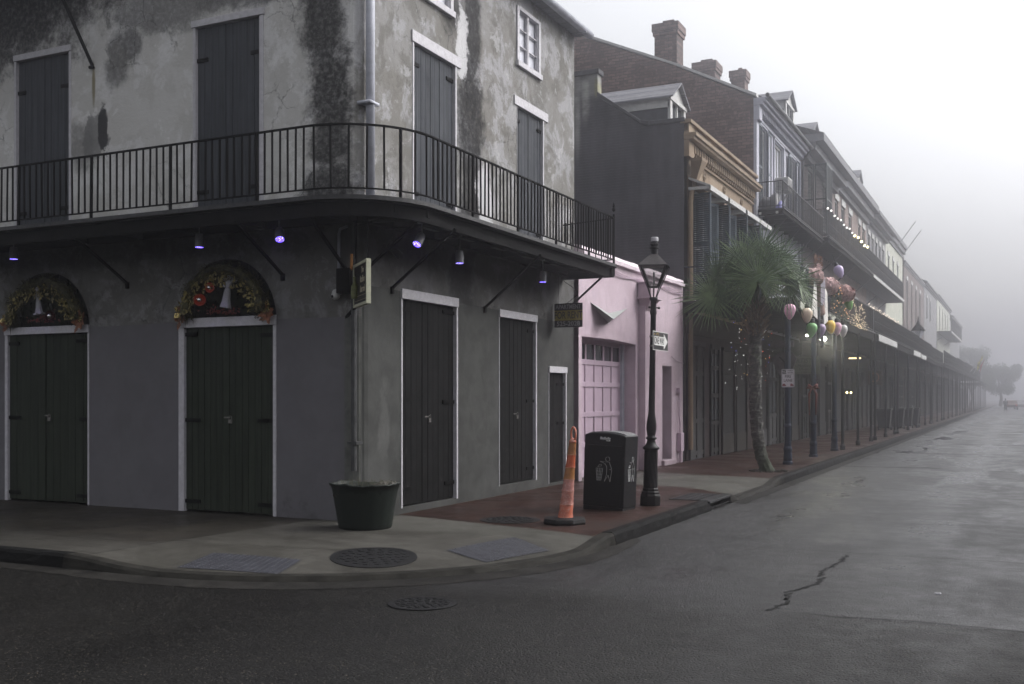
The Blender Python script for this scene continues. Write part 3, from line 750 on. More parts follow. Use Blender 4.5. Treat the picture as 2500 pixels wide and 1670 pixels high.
g.bump(S(g, bt.outputs['Fac'])*-.5 + g.noise(35, 4)*.6, .5, .015); M['charcoal'] = g.done(c, .75, spec=.3)
def stuccoed(name, a, b, rough=.8, dirt=.5):
    g = G(name); x, y, z = g.pos(); nm = g.noise(1.1, 6, .65, dist=.5); st = g.noise(1, 5, .6, v=g.vec(x*4, y*4, z*.5))
    c = g.mix(a, b, g.ss(nm, .35, .65)); c = g.mix(c, tuple(q*.4 for q in a), g.ss(st, .5, .75)*dirt)
    g.bump(g.noise(25, 5, .7), .45, .015); return g.done(c, rough, spec=.3)
M['mustard'] = stuccoed('ochre_stucco', (.185,.135,.09), (.25,.19,.13))
M['lav'] = stuccoed('pale_blue_grey_stucco', (.34,.345,.40), (.42,.425,.48), dirt=.3)
M['brick_dark'] = mat_brickwork('sooty_red_brick', (.20,.135,.12), (.075,.052,.048), (.03,.026,.026), soot=.6, bw=.30, bh=.105)
M['brick_pink'] = mat_brickwork('weathered_pink_brick', (.27,.20,.18), (.21,.16,.145), (.2,.18,.17), axis='y', soot=.4)
M['brick_brown'] = mat_brickwork('brown_brick', (.16,.12,.115), (.12,.095,.09), (.09,.08,.08), axis='y', soot=.4)
M['brick_h'] = mat_brickwork('brown_gable_brick', (.17,.12,.115), (.13,.095,.09), (.09,.08,.08), soot=.4)
M['cream'] = stuccoed('cream_stucco', (.36,.37,.31), (.45,.46,.39), dirt=.25)
M['grey_w'] = stuccoed('grey_render', (.15,.15,.158), (.21,.21,.22))
M['white'] = simple('off_white_woodwork', (.42,.42,.41), .55, .12, 8, dirt=.2)
M['siding'] = simple('dark_slate_siding', (.06,.062,.07), .6, .2, 6)
M['shut_blue'] = simple('blue_grey_shutter_paint', (.055,.075,.095), .5, .25, 8)
M['shut_grn'] = simple('dark_green_shutter_paint', (.045,.055,.055), .5, .25, 8)
M['eave'] = simple('grey_eave_boards', (.11,.11,.12), .6, .2, 5)
M['store_a'] = simple('dark_shopfront_paint', (.012,.0125,.0125), .8, .3, 4)
M['store_b'] = simple('brown_shopfront_paint', (.022,.019,.016), .8, .3, 4)
M['store_c'] = simple('pale_shutter_panels', (.045,.045,.046), .8, .3, 4)
M['store_d'] = simple('maroon_shopfront_paint', (.022,.013,.013), .8, .3, 4)
M['post_blue'] = simple('dark_blue_iron', (.010,.016,.034), .75, .3, 12)
M['post_black'] = simple('black_gallery_iron', (.011,.011,.012), .5, .3, 12)
M['mesh'] = simple('dark_railing_mesh', (.03,.03,.033), .6, .3, 20)

def louvers(tf, u0, u1, z0, z1, n, mat, parent, name='shutter'):
    m = MB(tf); m.box(u0, u0+.05, n, n+.035, z0, z1); m.box(u1-.05, u1, n, n+.035, z0, z1)
    for zz in (z0, (z0+z1)/2, z1-.07): m.box(u0+.05, u1-.05, n, n+.035, zz, zz+.07)
    z = z0+.09
    while z < z1-.08:
        m.add([(u0+.05, n+.002, z+.035), (u1-.05, n+.002, z+.035), (u1-.05, n+.033, z), (u0+.05, n+.033, z), (u0+.05, n+.002, z+.042), (u1-.05, n+.002, z+.042), (u1-.05, n+.033, z+.007), (u0+.05, n+.033, z+.007)],
              [(0,1,2,3), (4,7,6,5), (3,2,6,7), (0,4,5,1)]); z += .055
    return m.build(name, mat, parent)
def window(tf, u0, u1, z0, z1, B, fm, pane='glass', n=-.12, lintel=None, rows=3, sill=True, cols=2):
    m = MB(tf); m.box(u0, u0+.07, n-.03, n+.05, z0, z1); m.box(u1-.07, u1, n-.03, n+.05, z0, z1); m.box(u0+.07, u1-.07, n-.03, n+.05, z1-.08, z1); m.box(u0+.07, u1-.07, n-.03, n+.05, z0, z0+.08)
    for i in range(1, cols): u = u0 + (u1-u0)*i/cols; m.box(u-.018, u+.018, n-.01, n+.02, z0+.08, z1-.08)
    for i in range(1, rows): z = z0 + (z1-z0)*i/rows; m.box(u0+.07, u1-.07, n-.012, n+.018, z-.018, z+.018)
    if sill: m.box(u0-.06, u1+.06, n, .05, z0-.08, z0)
    w = m.build('window', fm, B)
    p = MB(tf); p.box(u0+.05, u1-.05, n-.028, n-.016, z0+.05, z1-.05); p.build('pane', M[pane], w)
    if lintel: l = MB(tf); l.box(u0-.12, u1+.12, -.01, .045, z1+.01, z1+lintel); l.build('lintel', M['white'], B)
    return w
def rail(parent, xo, y0, y1, z, h, mat='post_black', step=.13, endw=-8.0, mesh=False, near=True, w=.014):
    m = MB()
    m.box(xo-.02, xo+.02, y0, y1, z+h-.03, z+h); m.box(xo-.015, xo+.015, y0, y1, z+.08, z+.10)
    n = int((y1-y0)/step)
    for i in range(n+1):
        y = y0+(y1-y0)*i/n; ww = .03 if i % 14 == 0 else w; m.box(xo-ww/2, xo+ww/2, y-ww/2, y+ww/2, z, z+h-.02)
    for yy in ([y0] if near else []):
        m.box(endw, xo, yy-.015, yy+.015, z+h-.03, z+h); m.box(endw, xo, yy-.01, yy+.01, z+.08, z+.10)
        k = int((xo-endw)/step)
        for i in range(1, k): x = endw+(xo-endw)*i/k; m.box(x-w/2, x+w/2, yy-w/2, yy+w/2, z, z+h-.02)
    if mesh:
        y = y0
        while y < y1-.2:   # cast iron scroll panels: crossing diagonals
            m.bar((xo, y, z+.1), (xo, y+.26, z+h-.03), .012); m.bar((xo, y+.26, z+.1), (xo, y, z+h-.03), .012)
            m.bar((xo, y, z+h*.5), (xo, y+.26, z+h*.5), .012); y += .26
    return m.build('railing', M[mat], parent)
def deck(parent, xo, y0, y1, z, th=.08, joist=.9, xw=-8.02, fascia=.16, mat='deck'):
    m = MB(); m.box(xw, xo+.06, y0-.04, y1, z-th+.03, z); m.build('floor', M['iron_grey'], parent)
    m = MB(); m.box(xo-.06, xo, y0, y1, z-th-fascia, z-th+.028); y = y0
    m.box(xw, xo-.06, y0, y0+.08, z-th-fascia*.9, z-th+.028)
    while y < y1-.1:
        m.box(xw, xo-.06, y+.3, y+.36, z-th-.10, z-th+.028); y += joist
    m.build('beams', M[mat], parent)
def post(parent, x, y, z1, blue=False, r=.05):
    m = MB()
    if blue: m.lathe([(.125,0),(.125,.06),(.105,.09),(.11,.16),(.095,.30),(.108,.36),(.108,.40),(.085,.46),(.082,.92),(.095,.95),(.095,.99),(.072,1.04),(.068,z1-.3),(.095,z1-.27),(.075,z1-.2),(.12,z1-.03),(.12,z1)], (x, y, 0), 14)
    else: m.lathe([(.08,0),(.08,.14),(r,.2),(r*.85,z1-.2),(.09,z1-.02),(.09,z1)], (x, y, 0), 10)
    return m.build('post', M['post_blue' if blue else 'post_black'], parent, smooth=False)
def storefront(B, y0, y1, ztop=3.9, seed=0, door_w=1.25):
    rd = random.Random(seed); y = y0 + .25; tf = facade(-8.0)
    m = MB(tf); m.box(y0+.02, y1-.02, -.02, .012, .0, 4.0); m.box(y0+.02, y1-.02, .012, .06, 3.4, 3.9); m.build('shopfront_shade_panel', M[['store_a', 'store_b', 'store_d'][seed % 3]], B); mats = ['store_a', 'store_b', 'store_c', 'store_a', 'store_d']  # dark full-length panel adds gallery shade over the wall, with the shop fascia
    while y < y1 - door_w:
        w = rd.uniform(.95, 1.7); k = rd.choice(mats)
        if rd.random() < .42:
            w *= 1.25; m = MB(tf); m.box(y, y+.06, .012, .08, .0, 3.2); m.box(y+w-.06, y+w, .012, .08, .0, 3.2); m.box(y, y+w, .012, .10, 3.1, 3.2); m.box(y+.06, y+w-.06, .012, .05, .02, .6); m.box(y+.06, y+w-.06, .012, .06, 2.4, 2.46)
            d = m.build('shop_window', M[k], B); p = MB(tf); p.box(y+.06, y+w-.06, .0125, .022, .6, 3.1); p.build('pane', M['dark'], d); y += w + rd.uniform(.15, .5); continue
        m = MB(tf); m.box(y, y+.08, 0, .07, .02, 3.1); m.box(y+w-.08, y+w, 0, .07, .02, 3.1); m.box(y, y+w, 0, .09, 3.1, 3.24)
        zz = [.12, .9, 1.7, 2.5] if rd.random() < .5 else [.12, 1.0, 2.3]
        m.box(y+.08, y+w-.08, 0, .02, .02, 3.1); mid = y+w/2; m.box(mid-.03, mid+.03, .02, .05, .05, 3.1)
        for a in zz: m.box(y+.08, mid-.03, .02, .045, a, a+.12); m.box(mid+.03, y+w-.08, .02, .045, a, a+.12)
        d = m.build('door', M[k], B)
        if rd.random() < .55: p = MB(tf); p.box(y+.14, mid-.08, .021, .028, zz[1]+.15, 2.95); p.box(mid+.08, y+w-.14, .021, .028, zz[1]+.15, 2.95); p.build('pane', M['glass'], d)
        y += w + rd.uniform(.25, .7)
def dormer(B, y0, y1, xf, ze, zr, xb, zb=None, mat='white'):
    "gabled dormer; front at xf, eave height ze, ridge height zr, runs back to xb"
    c = (y0+y1)/2; d = MB(); zb = zb or ze-1.1
    d.box(xb, xf-.02, y0, y0+.05, zb, ze-.3); d.box(xb, xf-.02, y1-.05, y1, zb, ze-.3)
    o = d.build('dormer', M['siding'], B)
    m = MB(); m.box(xb, xf+.0, y0-.04, y0+.02, ze-.3, ze-.02); m.box(xb, xf, y1-.02, y1+.04, ze-.3, ze-.02)
    for a, b in ((y0-.04, y0+.14), (y1-.14, y1+.04)): m.box(xf-.05, xf+.03, a, b, zb, ze)
    m.box(xf-.05, xf+.03, y0+.14, y1-.14, zb, zb+.08); m.box(xf-.05, xf+.06, y0-.1, y1+.1, ze-.10, ze)
    m.prism([(y0-.05, ze), (y1+.05, ze), (c, zr-.05)], xf-.06, xf+.01, lambda a, b, w: (w, a, b)); m.box(xf-.045, xf+.0, c-.03, c+.03, zb+.08, ze-.1)
    m.build('frame', M[mat], o)
    m = MB(); m.box(xf-.08, xf-.06, y0+.1, y1-.1, zb, ze-.1); m.build('pane', M['glass'], o)
    m = MB()
    for s in (-1, 1):
        e = c + s*((y1-y0)/2+.16); m.add([(xb-.6, c, zr), (xf+.14, c, zr), (xf+.14, e, ze-.06), (xb-.6, e, ze-.06), (xb-.6, c, zr+.05), (xf+.14, c, zr+.05), (xf+.14, e, ze-.01), (xb-.6, e, ze-.01)],
             [(0,1,2,3), (4,7,6,5), (1,5,6,2), (2,6,7,3), (0,4,5,1)])
    m.build('roof', M['slate'], o)
    return o

def pink_building():
    B = thing('garage_building', (-8, 23, 0), 'low pink stucco garage building between the corner house and the ochre building', 'building')
    x0 = -8.02; tf = facade(x0); m = MB(tf)
    gz = lambda y: 2.98
    m.holed([(19.69, -.05), (27.0, -.05), (27.0, 4.62), (23.5, 4.66), (19.69, 4.66)], [[(19.86,-.03),(23.2,-.03),(23.2,2.93),(21.5,2.97),(19.86,2.95)], rect(25.22, 26.0, .12, 2.5)], 0, .42)
    m.box(23.42, 23.78, .002, .16, -.02, 3.9); m.box(19.69, 27, -.45, -.43, -.05, 4.6)
    m.build('wall', M['pink'], B)
    m = MB(tf); pr_ = [(0,4.60),(.09,4.62),(.10,4.70),(.06,4.72),(.04,4.79),(-.3,4.84),(-.3,4.6)]
    m.add([(19.69+i*.3, a, b+random.uniform(-.008,.008)) for i in range(25) for a, b in pr_], [(i*7+j, i*7+(j+1)%7, (i+1)*7+(j+1)%7, (i+1)*7+j) for i in range(24) for j in range(7)] + [tuple(range(7)), tuple(24*7+j for j in range(7))])
    m.v = [(a, min(b, 27.0), c) for a, b, c in m.v]
    m.build('coping', M['pinkcap'], B)
    m = MB(); m.quad((-8.3,19.69,4.75),(-8.3,27.0,4.75),(-20,27.0,5.6),(-20,19.69,5.6)); m.build('roof', M['lead'], B)
    # garage door
    n = -.36; m = MB(tf); a, b = 19.86, 23.06; w = (b-a)/6; hs_ = [.05, .68, 1.33, 1.98, 2.46, 2.9]
    m.box(a, b, n-.03, n, .0, 2.46)
    for i in range(7): u = a+i*w; m.box(u-(.03 if i else 0), u+(.03 if i < 6 else 0), n, n+.025, .0, 2.95)
    for h in hs_: m.box(a, b, n, n+.022, h-.05, h+.06)
    d = m.build('garage_door', M['pink_door'], B, bevel=.004, bseg=1)
    m = MB(tf); m.box(a, b, n-.02, n-.01, 2.46, 2.95); m.build('pane', M['glass'], d)
    m = MB(tf); m.box(23.06, 23.2, n-.03, n+.08, 0, 2.93); m.box(19.86, 23.2, n-.04, n-.03, 0, 2.95); m.build('frame', M['zinc'], d)
    m = MB(tf); m.box(25.22, 26.0, -.30, -.26, .12, 2.5); m.box(25.22, 25.3, -.26, -.22, .12, 2.5); m.build('door', M['lead'], B)
    m = MB(tf); m.box(25.16, 26.15, -.3, .08, -.02, .13); m.build('doorstep', M['pink'], B, bevel=.02)
    # conductor head
    m = MB(tf); m.box(23.30, 24.0, .02, .34, 4.03, 4.36); m.box(23.26, 24.04, 0, .38, 4.36, 4.40); m.box(23.26, 24.04, 0, .37, 4.0, 4.04)
    m.add([(23.32,.02,4.0),(23.98,.02,4.0),(23.98,.33,4.0),(23.32,.33,4.0),(23.50,.02,3.74),(23.76,.02,3.74),(23.76,.17,3.74),(23.50,.17,3.74)], [(0,1,5,4),(1,2,6,5),(2,3,7,6),(3,0,4,7)])
    m.build('rainwater_head', M['pink'], B, bevel=.008)
    m = MB(tf)
    for k in range(3):
        pts = [(19.7+ i*.35, .03, 4.50 - k*.03 - .06*abs(sin(i*.55+k*.5)) ) for i in range(21)]
        m.tube(pts, .009, 5)
    m.tube([(26.7,.03,4.42),(26.72,.03,3.9),(26.9,.03,3.3)], .012, 5); m.tube([(25.9,.03,2.75),(26.3,.03,2.66),(26.95,.03,2.6)], .01, 5)
    m.build('cables', M['pink_door'], B)
    m = MB(tf); m.box(26.45, 26.72, .0, .12, .30, .78); m.tube([(26.58,.05,.78),(26.58,.05,.95),(26.5,.05,1.2),(26.5,.05,1.8)], .022, 8); m.box(26.43,26.57,0,.09,1.8,1.95); m.tube([(26.58,.06,.3),(26.58,.06,0)], .035, 8)
    m.build('meter_box', M['pink_door'], B, bevel=.008)
    t = thing('wall_sculpture', (-8.0, 21.5, 3.5), 'grey folded V shaped ornament fixed on the pink wall above the garage door', 'wall ornament')
    L, R, W1, W2, P = (20.33,.002,3.68), (22.6,.002,3.72), (21.42,.002,3.53), (21.36,.002,3.31), (20.75,.36,3.345)
    L2, R2 = (20.36,.03,3.66), (22.57,.03,3.70)
    m = MB(tf); m.add([L, R, W1, W2, P], [(0,4,2), (4,1,2), (0,3,4), (3,1,4), (0,2,3), (1,3,2)]); m.build('folded_sheet', simple('pale_sage_metal', (.30,.33,.31), .45, .1, 6), t)
pink_building()

def ochre_building():
    B = thing('stucco_townhouse', (-8, 31, 0), 'ochre stucco building with dentil cornice, white window hoods and charcoal side wall', 'building')
    Y0, Y1 = 27.03, 34.95; tf = facade(-8.0)
    m = MB(); m.prism([(-20,-.05),(-8.0,-.05),(-8.0,9.02),(-8.95,9.02),(-9.2,9.08),(-10.45,10.0),(-10.45,10.62),(-11.1,10.66),(-20,10.9)], Y0, Y0+.3, lambda a, b, w: (a, w, b)); m.build('side_wall', M['charcoal'], B)
    m = MB(); pts = [(-7.97,9.02),(-8.95,9.03),(-9.2,9.09),(-10.45,10.01)]
    for (a, b), (c_, d) in zip(pts, pts[1:]): m.prism([(a,b),(c_,d),(c_,d+.11),(a,b+.11)], Y0-.06, Y0+.36, lambda a, b, w: (a, w, b))
    m.box(-11.15,-10.40,Y0-.05,Y0+.35,10.62,10.76); m.build('coping', simple('sooty_coping', (.05,.05,.055), .8, .4, 6, dirt=.5), B, bevel=.015)
    wins = [(27.68, 28.9), (29.75, 31.0), (31.9, 33.1), (33.7, 34.7)]
    m = MB(tf); m.holed([(Y0+.02,-.05),(Y1,-.05),(Y1,9.0),(Y0+.02,9.0)], [rect(a, b, 4.35, 7.35) for a, b in wins], 0, .2); m.build('wall', M['mustard'], B)
    # entablature
    m = MB(tf); m.box(Y0, Y1, .0, .10, 8.78, 9.02)
    m.box(Y0-.02, Y1+.02, .0, .34, 8.62, 8.72); m.box(Y0-.02, Y1+.02, 0, .28, 8.54, 8.62); m.box(Y0-.02,Y1+.02,-.1,.2,8.98,9.08); m.box(Y0-.01, Y1, 0, .07, 8.12, 8.17)
    m.box(Y0, Y0+.5, 0, .14, 8.1, 9.0); y = Y0+.62
    while y < Y1-.1: m.box(y, y+.11, .01, .13, 8.30, 8.53); m.box(y+.02, y+.09, .01, .09, 8.22, 8.30); y += .235
    m.box(Y0+.3, Y1, 0, .03, 7.60, 7.66)
    m.build('cornice', M['mustard'], B, bevel=.008, bseg=1)
    m = MB(tf)
    for yy in (29.0, 31.2, 33.4):
        pts = [(yy+.13*cos(2*pi*i/14), .02, 7.93+.13*sin(2*pi*i/14)) for i in range(15)]; m.tube(pts, .018, 5); m.bar((yy-.1,.02,7.93),(yy+.1,.02,7.93),.03); m.bar((yy,.02,7.83),(yy,.02,8.03),.03)
    m.build('anchor_plates', M['mustard'], B)
    for a, b in wins:
        w = MB(tf); w.box(a, a+.09, -.1, .02, 4.35, 7.35); w.box(b-.09, b, -.1, .02, 4.35, 7.35); w.box(a, b, -.1, .02, 7.25, 7.35); w.box((a+b)/2-.03, (a+b)/2+.03, -.1, -.05, 4.35, 7.25); w.box(a+.09, b-.09, -.1, -.05, 5.8, 5.86)
        wn = w.build('window', M['white'], B); p = MB(tf); p.box(a, b, -.14, -.11, 4.3, 7.3); p.build('pane', M['glass'], wn)
        # open louvred shutters
        louvers(lambda u, n, z: (-8.0 + u*.97 + n*.2, a - .0 + n - u*.25, z), .03, .60, 4.4, 7.2, 0, M['shut_blue'], B)
        louvers(lambda u, n, z: (-8.0 + u*.5 , b + n + u*.87, z), .03, .60, 4.4, 7.2, 0, M['shut_blue'], B)
        h = MB(tf); h.add([(a-.3,.02,7.62),(b+.35,.02,7.62),(b+.35,.62,7.36),(a-.3,.62,7.36),(a-.3,.02,7.56),(b+.35,.02,7.56),(b+.35,.62,7.30),(a-.3,.62,7.30)], [(0,1,2,3),(7,6,5,4),(3,2,6,7),(0,3,7,4),(1,5,6,2)])
        h.box(a-.3, a-.26, .02, .62, 7.26, 7.34); h.box(b+.31, b+.35, .02, .62, 7.26, 7.34); h.box(a-.3,b+.35,.58,.63,7.22,7.34)
        h.build('window_hood', M['white'], B)
    m = MB(tf); m.box(27.30, 27.80, .1, .42, 8.02, 8.10); m.add([(27.30,.1,8.02),(27.80,.1,8.02),(27.80,.42,8.02),(27.30,.42,8.02),(27.48,.06,7.55),(27.64,.06,7.55),(27.64,.22,7.55),(27.48,.22,7.55)], [(0,1,5,4),(1,2,6,5),(2,3,7,6),(3,0,4,7)])
    m.tube([(27.56,.14,7.6),(27.56,.14,7.4),(27.40,.10,7.15),(27.34,.09,6.9),(27.34,.09,4.3),(27.34,.09,.3)], .07, 10); m.build('downpipe', M['mustard'], B)
    m = MB(); m.quad((-9.0,Y0+.3,8.8),(-9.0,Y1,8.8),(-14,Y1,12.2),(-14,Y0+.3,12.2)); m.quad((-8.0,Y0+.3,8.8),(-8.0,Y1,8.8),(-9.0,Y1,8.8),(-9.0,Y0+.3,8.8)); m.build('roof', M['slate'], B)
    dormer(B, 28.3, 29.7, -8.78, 10.12, 10.62, -11.0, 9.3)
    storefront(B, 27.2, 34.9, seed=5)
    gal = group_empty('gallery', B); deck(gal, -5.12, 27.02, 35.1, 4.25, fascia=.26); rail(gal, -5.15, 27.05, 35.1, 4.25, .92, mesh=True, mat='post_blue')
    post(gal, -5.3, 27.1, 4.0, True, .06); post(gal, -5.3, 30.8, 4.0, True); post(gal, -5.3, 34.6, 4.0, True)
    m = MB(); m.box(-5.11, -5.07, 27.6, 33.6, 3.98, 4.24); m.build('fascia_board', M['cream'], gal)
    m = MB(); m.bar((-5.1,27.1,4.2),(-5.1,28.6,5.25),.03); m.build('flag_bracket', M['lead'], gal)
ochre_building()

def blue_building():
    B = thing('townhouse', (-8, 39, 0), 'tall townhouse with sooty brick gable and pale blue grey front above the ochre building', 'building')
    Y0, Y1 = 35.15, 43.3; tf = facade(-8.0)
    gable = [(-24,-.05),(-8.0,-.05),(-8.0,11.75),(-8.35,11.95),(-10.63,13.12),(-16.2,15.62),(-24,12)]
    m = MB(); m.prism(gable, Y0, Y0+.3, lambda a, b, w: (a, w, b)); m.build('gable_wall', M['brick_dark'], B)
    m = MB()
    for (a, b), (c_, d) in zip([(-7.9,11.78),(-8.35,12.0),(-10.63,13.16),(-16.2,15.66)], [(-8.35,12.0),(-10.63,13.16),(-16.2,15.66),(-24,12.04)]): m.prism([(a,b),(c_,d),(c_,d+.09),(a,b+.09)], Y0-.05, Y0+.4, lambda a, b, w: (a, w, b))
    m.build('coping', M['white'], B)
    wins = [(36.1, 37.0), (38.4, 39.9), (41.2, 42.2)]
    m = MB(tf); m.holed([(Y0+.02,-.05),(Y1,-.05),(Y1,11.6),(Y0+.02,11.6)], [rect(a, b, 8.05, 11.0) for a, b in wins], 0, .18)
    for a, b in wins: m.box(a-.16, a-.06, 0, .05, 8.05, 11.15); m.box(b+.06, b+.16, 0, .05, 8.05, 11.15); m.box(a-.16, b+.16, 0, .06, 11.05, 11.15)
    m.box(Y0, Y0+.35, 0, .10, 4.3, 11.2); m.box(Y1-.3, Y1, 0, .10, 4.3, 11.2)
    m.build('wall', M['lav'], B)
    m = MB(tf); m.box(Y0-.05, Y1, 0, .42, 11.58, 11.72); m.box(Y0-.05, Y1, 0, .32, 11.48, 11.58); m.box(Y0, Y1, 0, .08, 11.12, 11.2); y = Y0+.5
    while y < Y1-.1: m.box(y, y+.10, .01, .2, 11.3, 11.48); y += .24
    m.box(Y0-.02, Y0+.42, 0, .2, 11.0, 11.5); m.build('cornice', M['lav'], B, bevel=.006, bseg=1)
    m = MB(tf); m.tube([(Y0-.2, .50, 11.74), (Y1, .50, 11.74)], .07, 8); m.tube([(Y1-.12,.5,11.7),(Y1-.12,.15,11.2),(Y1-.12,.12,8),(Y1-.12,.12,4.3)], .06, 8); m.build('gutter', M['zinc_dark'], B)
    window(tf, 36.1, 37.0, 8.05, 11.0, B, M['white'], rows=4); window(tf, 38.4, 39.9, 8.05, 11.0, B, M['white'], 'glass_pale', rows=2, cols=3); window(tf, 41.2, 42.2, 8.05, 11.0, B, M['white'], rows=4)
    for (a, s) in ((36.1, -1), (37.0, 1), (42.2, 1), (41.2, -1)):
        u0, u1 = (a-.55, a-.02) if s < 0 else (a+.02, a+.55); louvers(tf, u0, u1, 8.05, 11.0, .06, M['shut_blue'], B)
    m = MB(); m.quad((-7.6,Y0+.3,11.75),(-7.6,Y1,11.75),(-16.2,Y1,15.6),(-16.2,Y0+.3,15.6)); m.build('roof', M['slate'], B)
    dormer(B, 40.2, 41.7, -7.95, 12.95, 13.45, -10.5, 12.0)
    bm = M['brick_dark']
    for (x0, x1, y0, y1, z0, z1) in ((-11.46,-10.65,Y0-.02,Y0+.75,12.6,14.72), (-12.3,-11.4,43.0,43.9,13.2,15.75), (-10.72,-10.15,43.0,43.6,12.6,15.2)):
        m = MB(); m.box(x0, x1, y0, y1, z0, z1); m.box(x0-.05, x1+.05, y0-.05, y1+.05, z1-.42, z1-.28); m.box(x0-.08, x1+.08, y0-.08, y1+.08, z1-.28, z1); m.box(x0+.25, x1-.15, y0+.15, y1-.15, z1, z1+.14); m.build('chimney', bm, B, bevel=.012, bseg=1)
    bal = group_empty('balcony', B); deck(bal, -7.08, 35.35, 43.3, 8.02, .06, fascia=.08); rail(bal, -7.08, 35.35, 43.3, 8.02, .92, endw=-8.0)
    m = MB(); m.box(-7.86,-7.78,35.3,35.34,7.84,7.92); m.box(-7.3,-7.22,35.3,35.34,7.84,7.92); m.build('joist_ends', M['white'], bal)
    for yy in (36.5, 39, 41.5): m = MB(); m.bar((-8,yy,7.0),(-7.15,yy,7.92),.05); m.build('brace', M['post_black'], bal)
    # balcony clutter
    t = thing('air_conditioner', (-7.85, 39.1, 9.3), 'white window air conditioner sticking out above the covered pile on the balcony', 'air conditioner')
    m = MB(); m.box(-8.05,-7.55,38.75,39.45,9.25,9.75); m.build('case', M['white'], t, bevel=.02); m = MB()
    for i in range(8): m.box(-7.548,-7.54,38.8,39.4,9.3+i*.05,9.325+i*.05)
    for i in range(8): m.box(-8.0,-7.6,38.742,38.75,9.3+i*.05,9.325+i*.05)
    m.build('grille', M['lead'], t); m = MB(); m.bar((-8.0,39.1,8.7),(-7.6,39.1,9.25),.05); m.build('bracket', M['white'], t)
    t = thing('covered_pile', (-7.55, 36.4, 8.02), 'pile under a black and blue tarpaulin on the townhouse balcony', 'tarpaulin')
    for nm, col, zt, xx, yy, sx, sy in (('black_cover', (.035,.035,.04), .62, -7.62, 36.3, .38, .85), ('blue_cover', (.10,.10,.30), .32, -7.38, 36.1, .27, .65)):
        m = MB(); N = 14; vs = []; rr = random.Random(5)
        for i in range(N+1):
            for j in range(N+1):
                u, v = i/N*2-1, j/N*2-1; h = max(0, (1-abs(u)**2.6))*max(0, (1-abs(v)**2.4)); vs.append((xx+u*sx, yy+v*sy, 8.03+zt*h**.6*(1+.25*sin(v*3+u*4)*.6)+rr.uniform(-.02,.02)*h))
        m.add(vs, [(i*(N+1)+j, i*(N+1)+j+1, (i+1)*(N+1)+j+1, (i+1)*(N+1)+j) for i in range(N) for j in range(N)]); m.build(nm, simple(nm+'_plastic', col, .4, .3, 8, bump=.5), t, smooth=True)
    storefront(B, 35.2, 43.2, seed=9)
    gal = group_empty('gallery', B); deck(gal, -5.12, 35.12, 43.3, 4.25, fascia=.24); rail(gal, -5.15, 35.15, 43.3, 4.25, .92, near=False)
    for yy in (35.3, 38.9, 42.6): post(gal, -5.15, yy, 4.0)
blue_building()

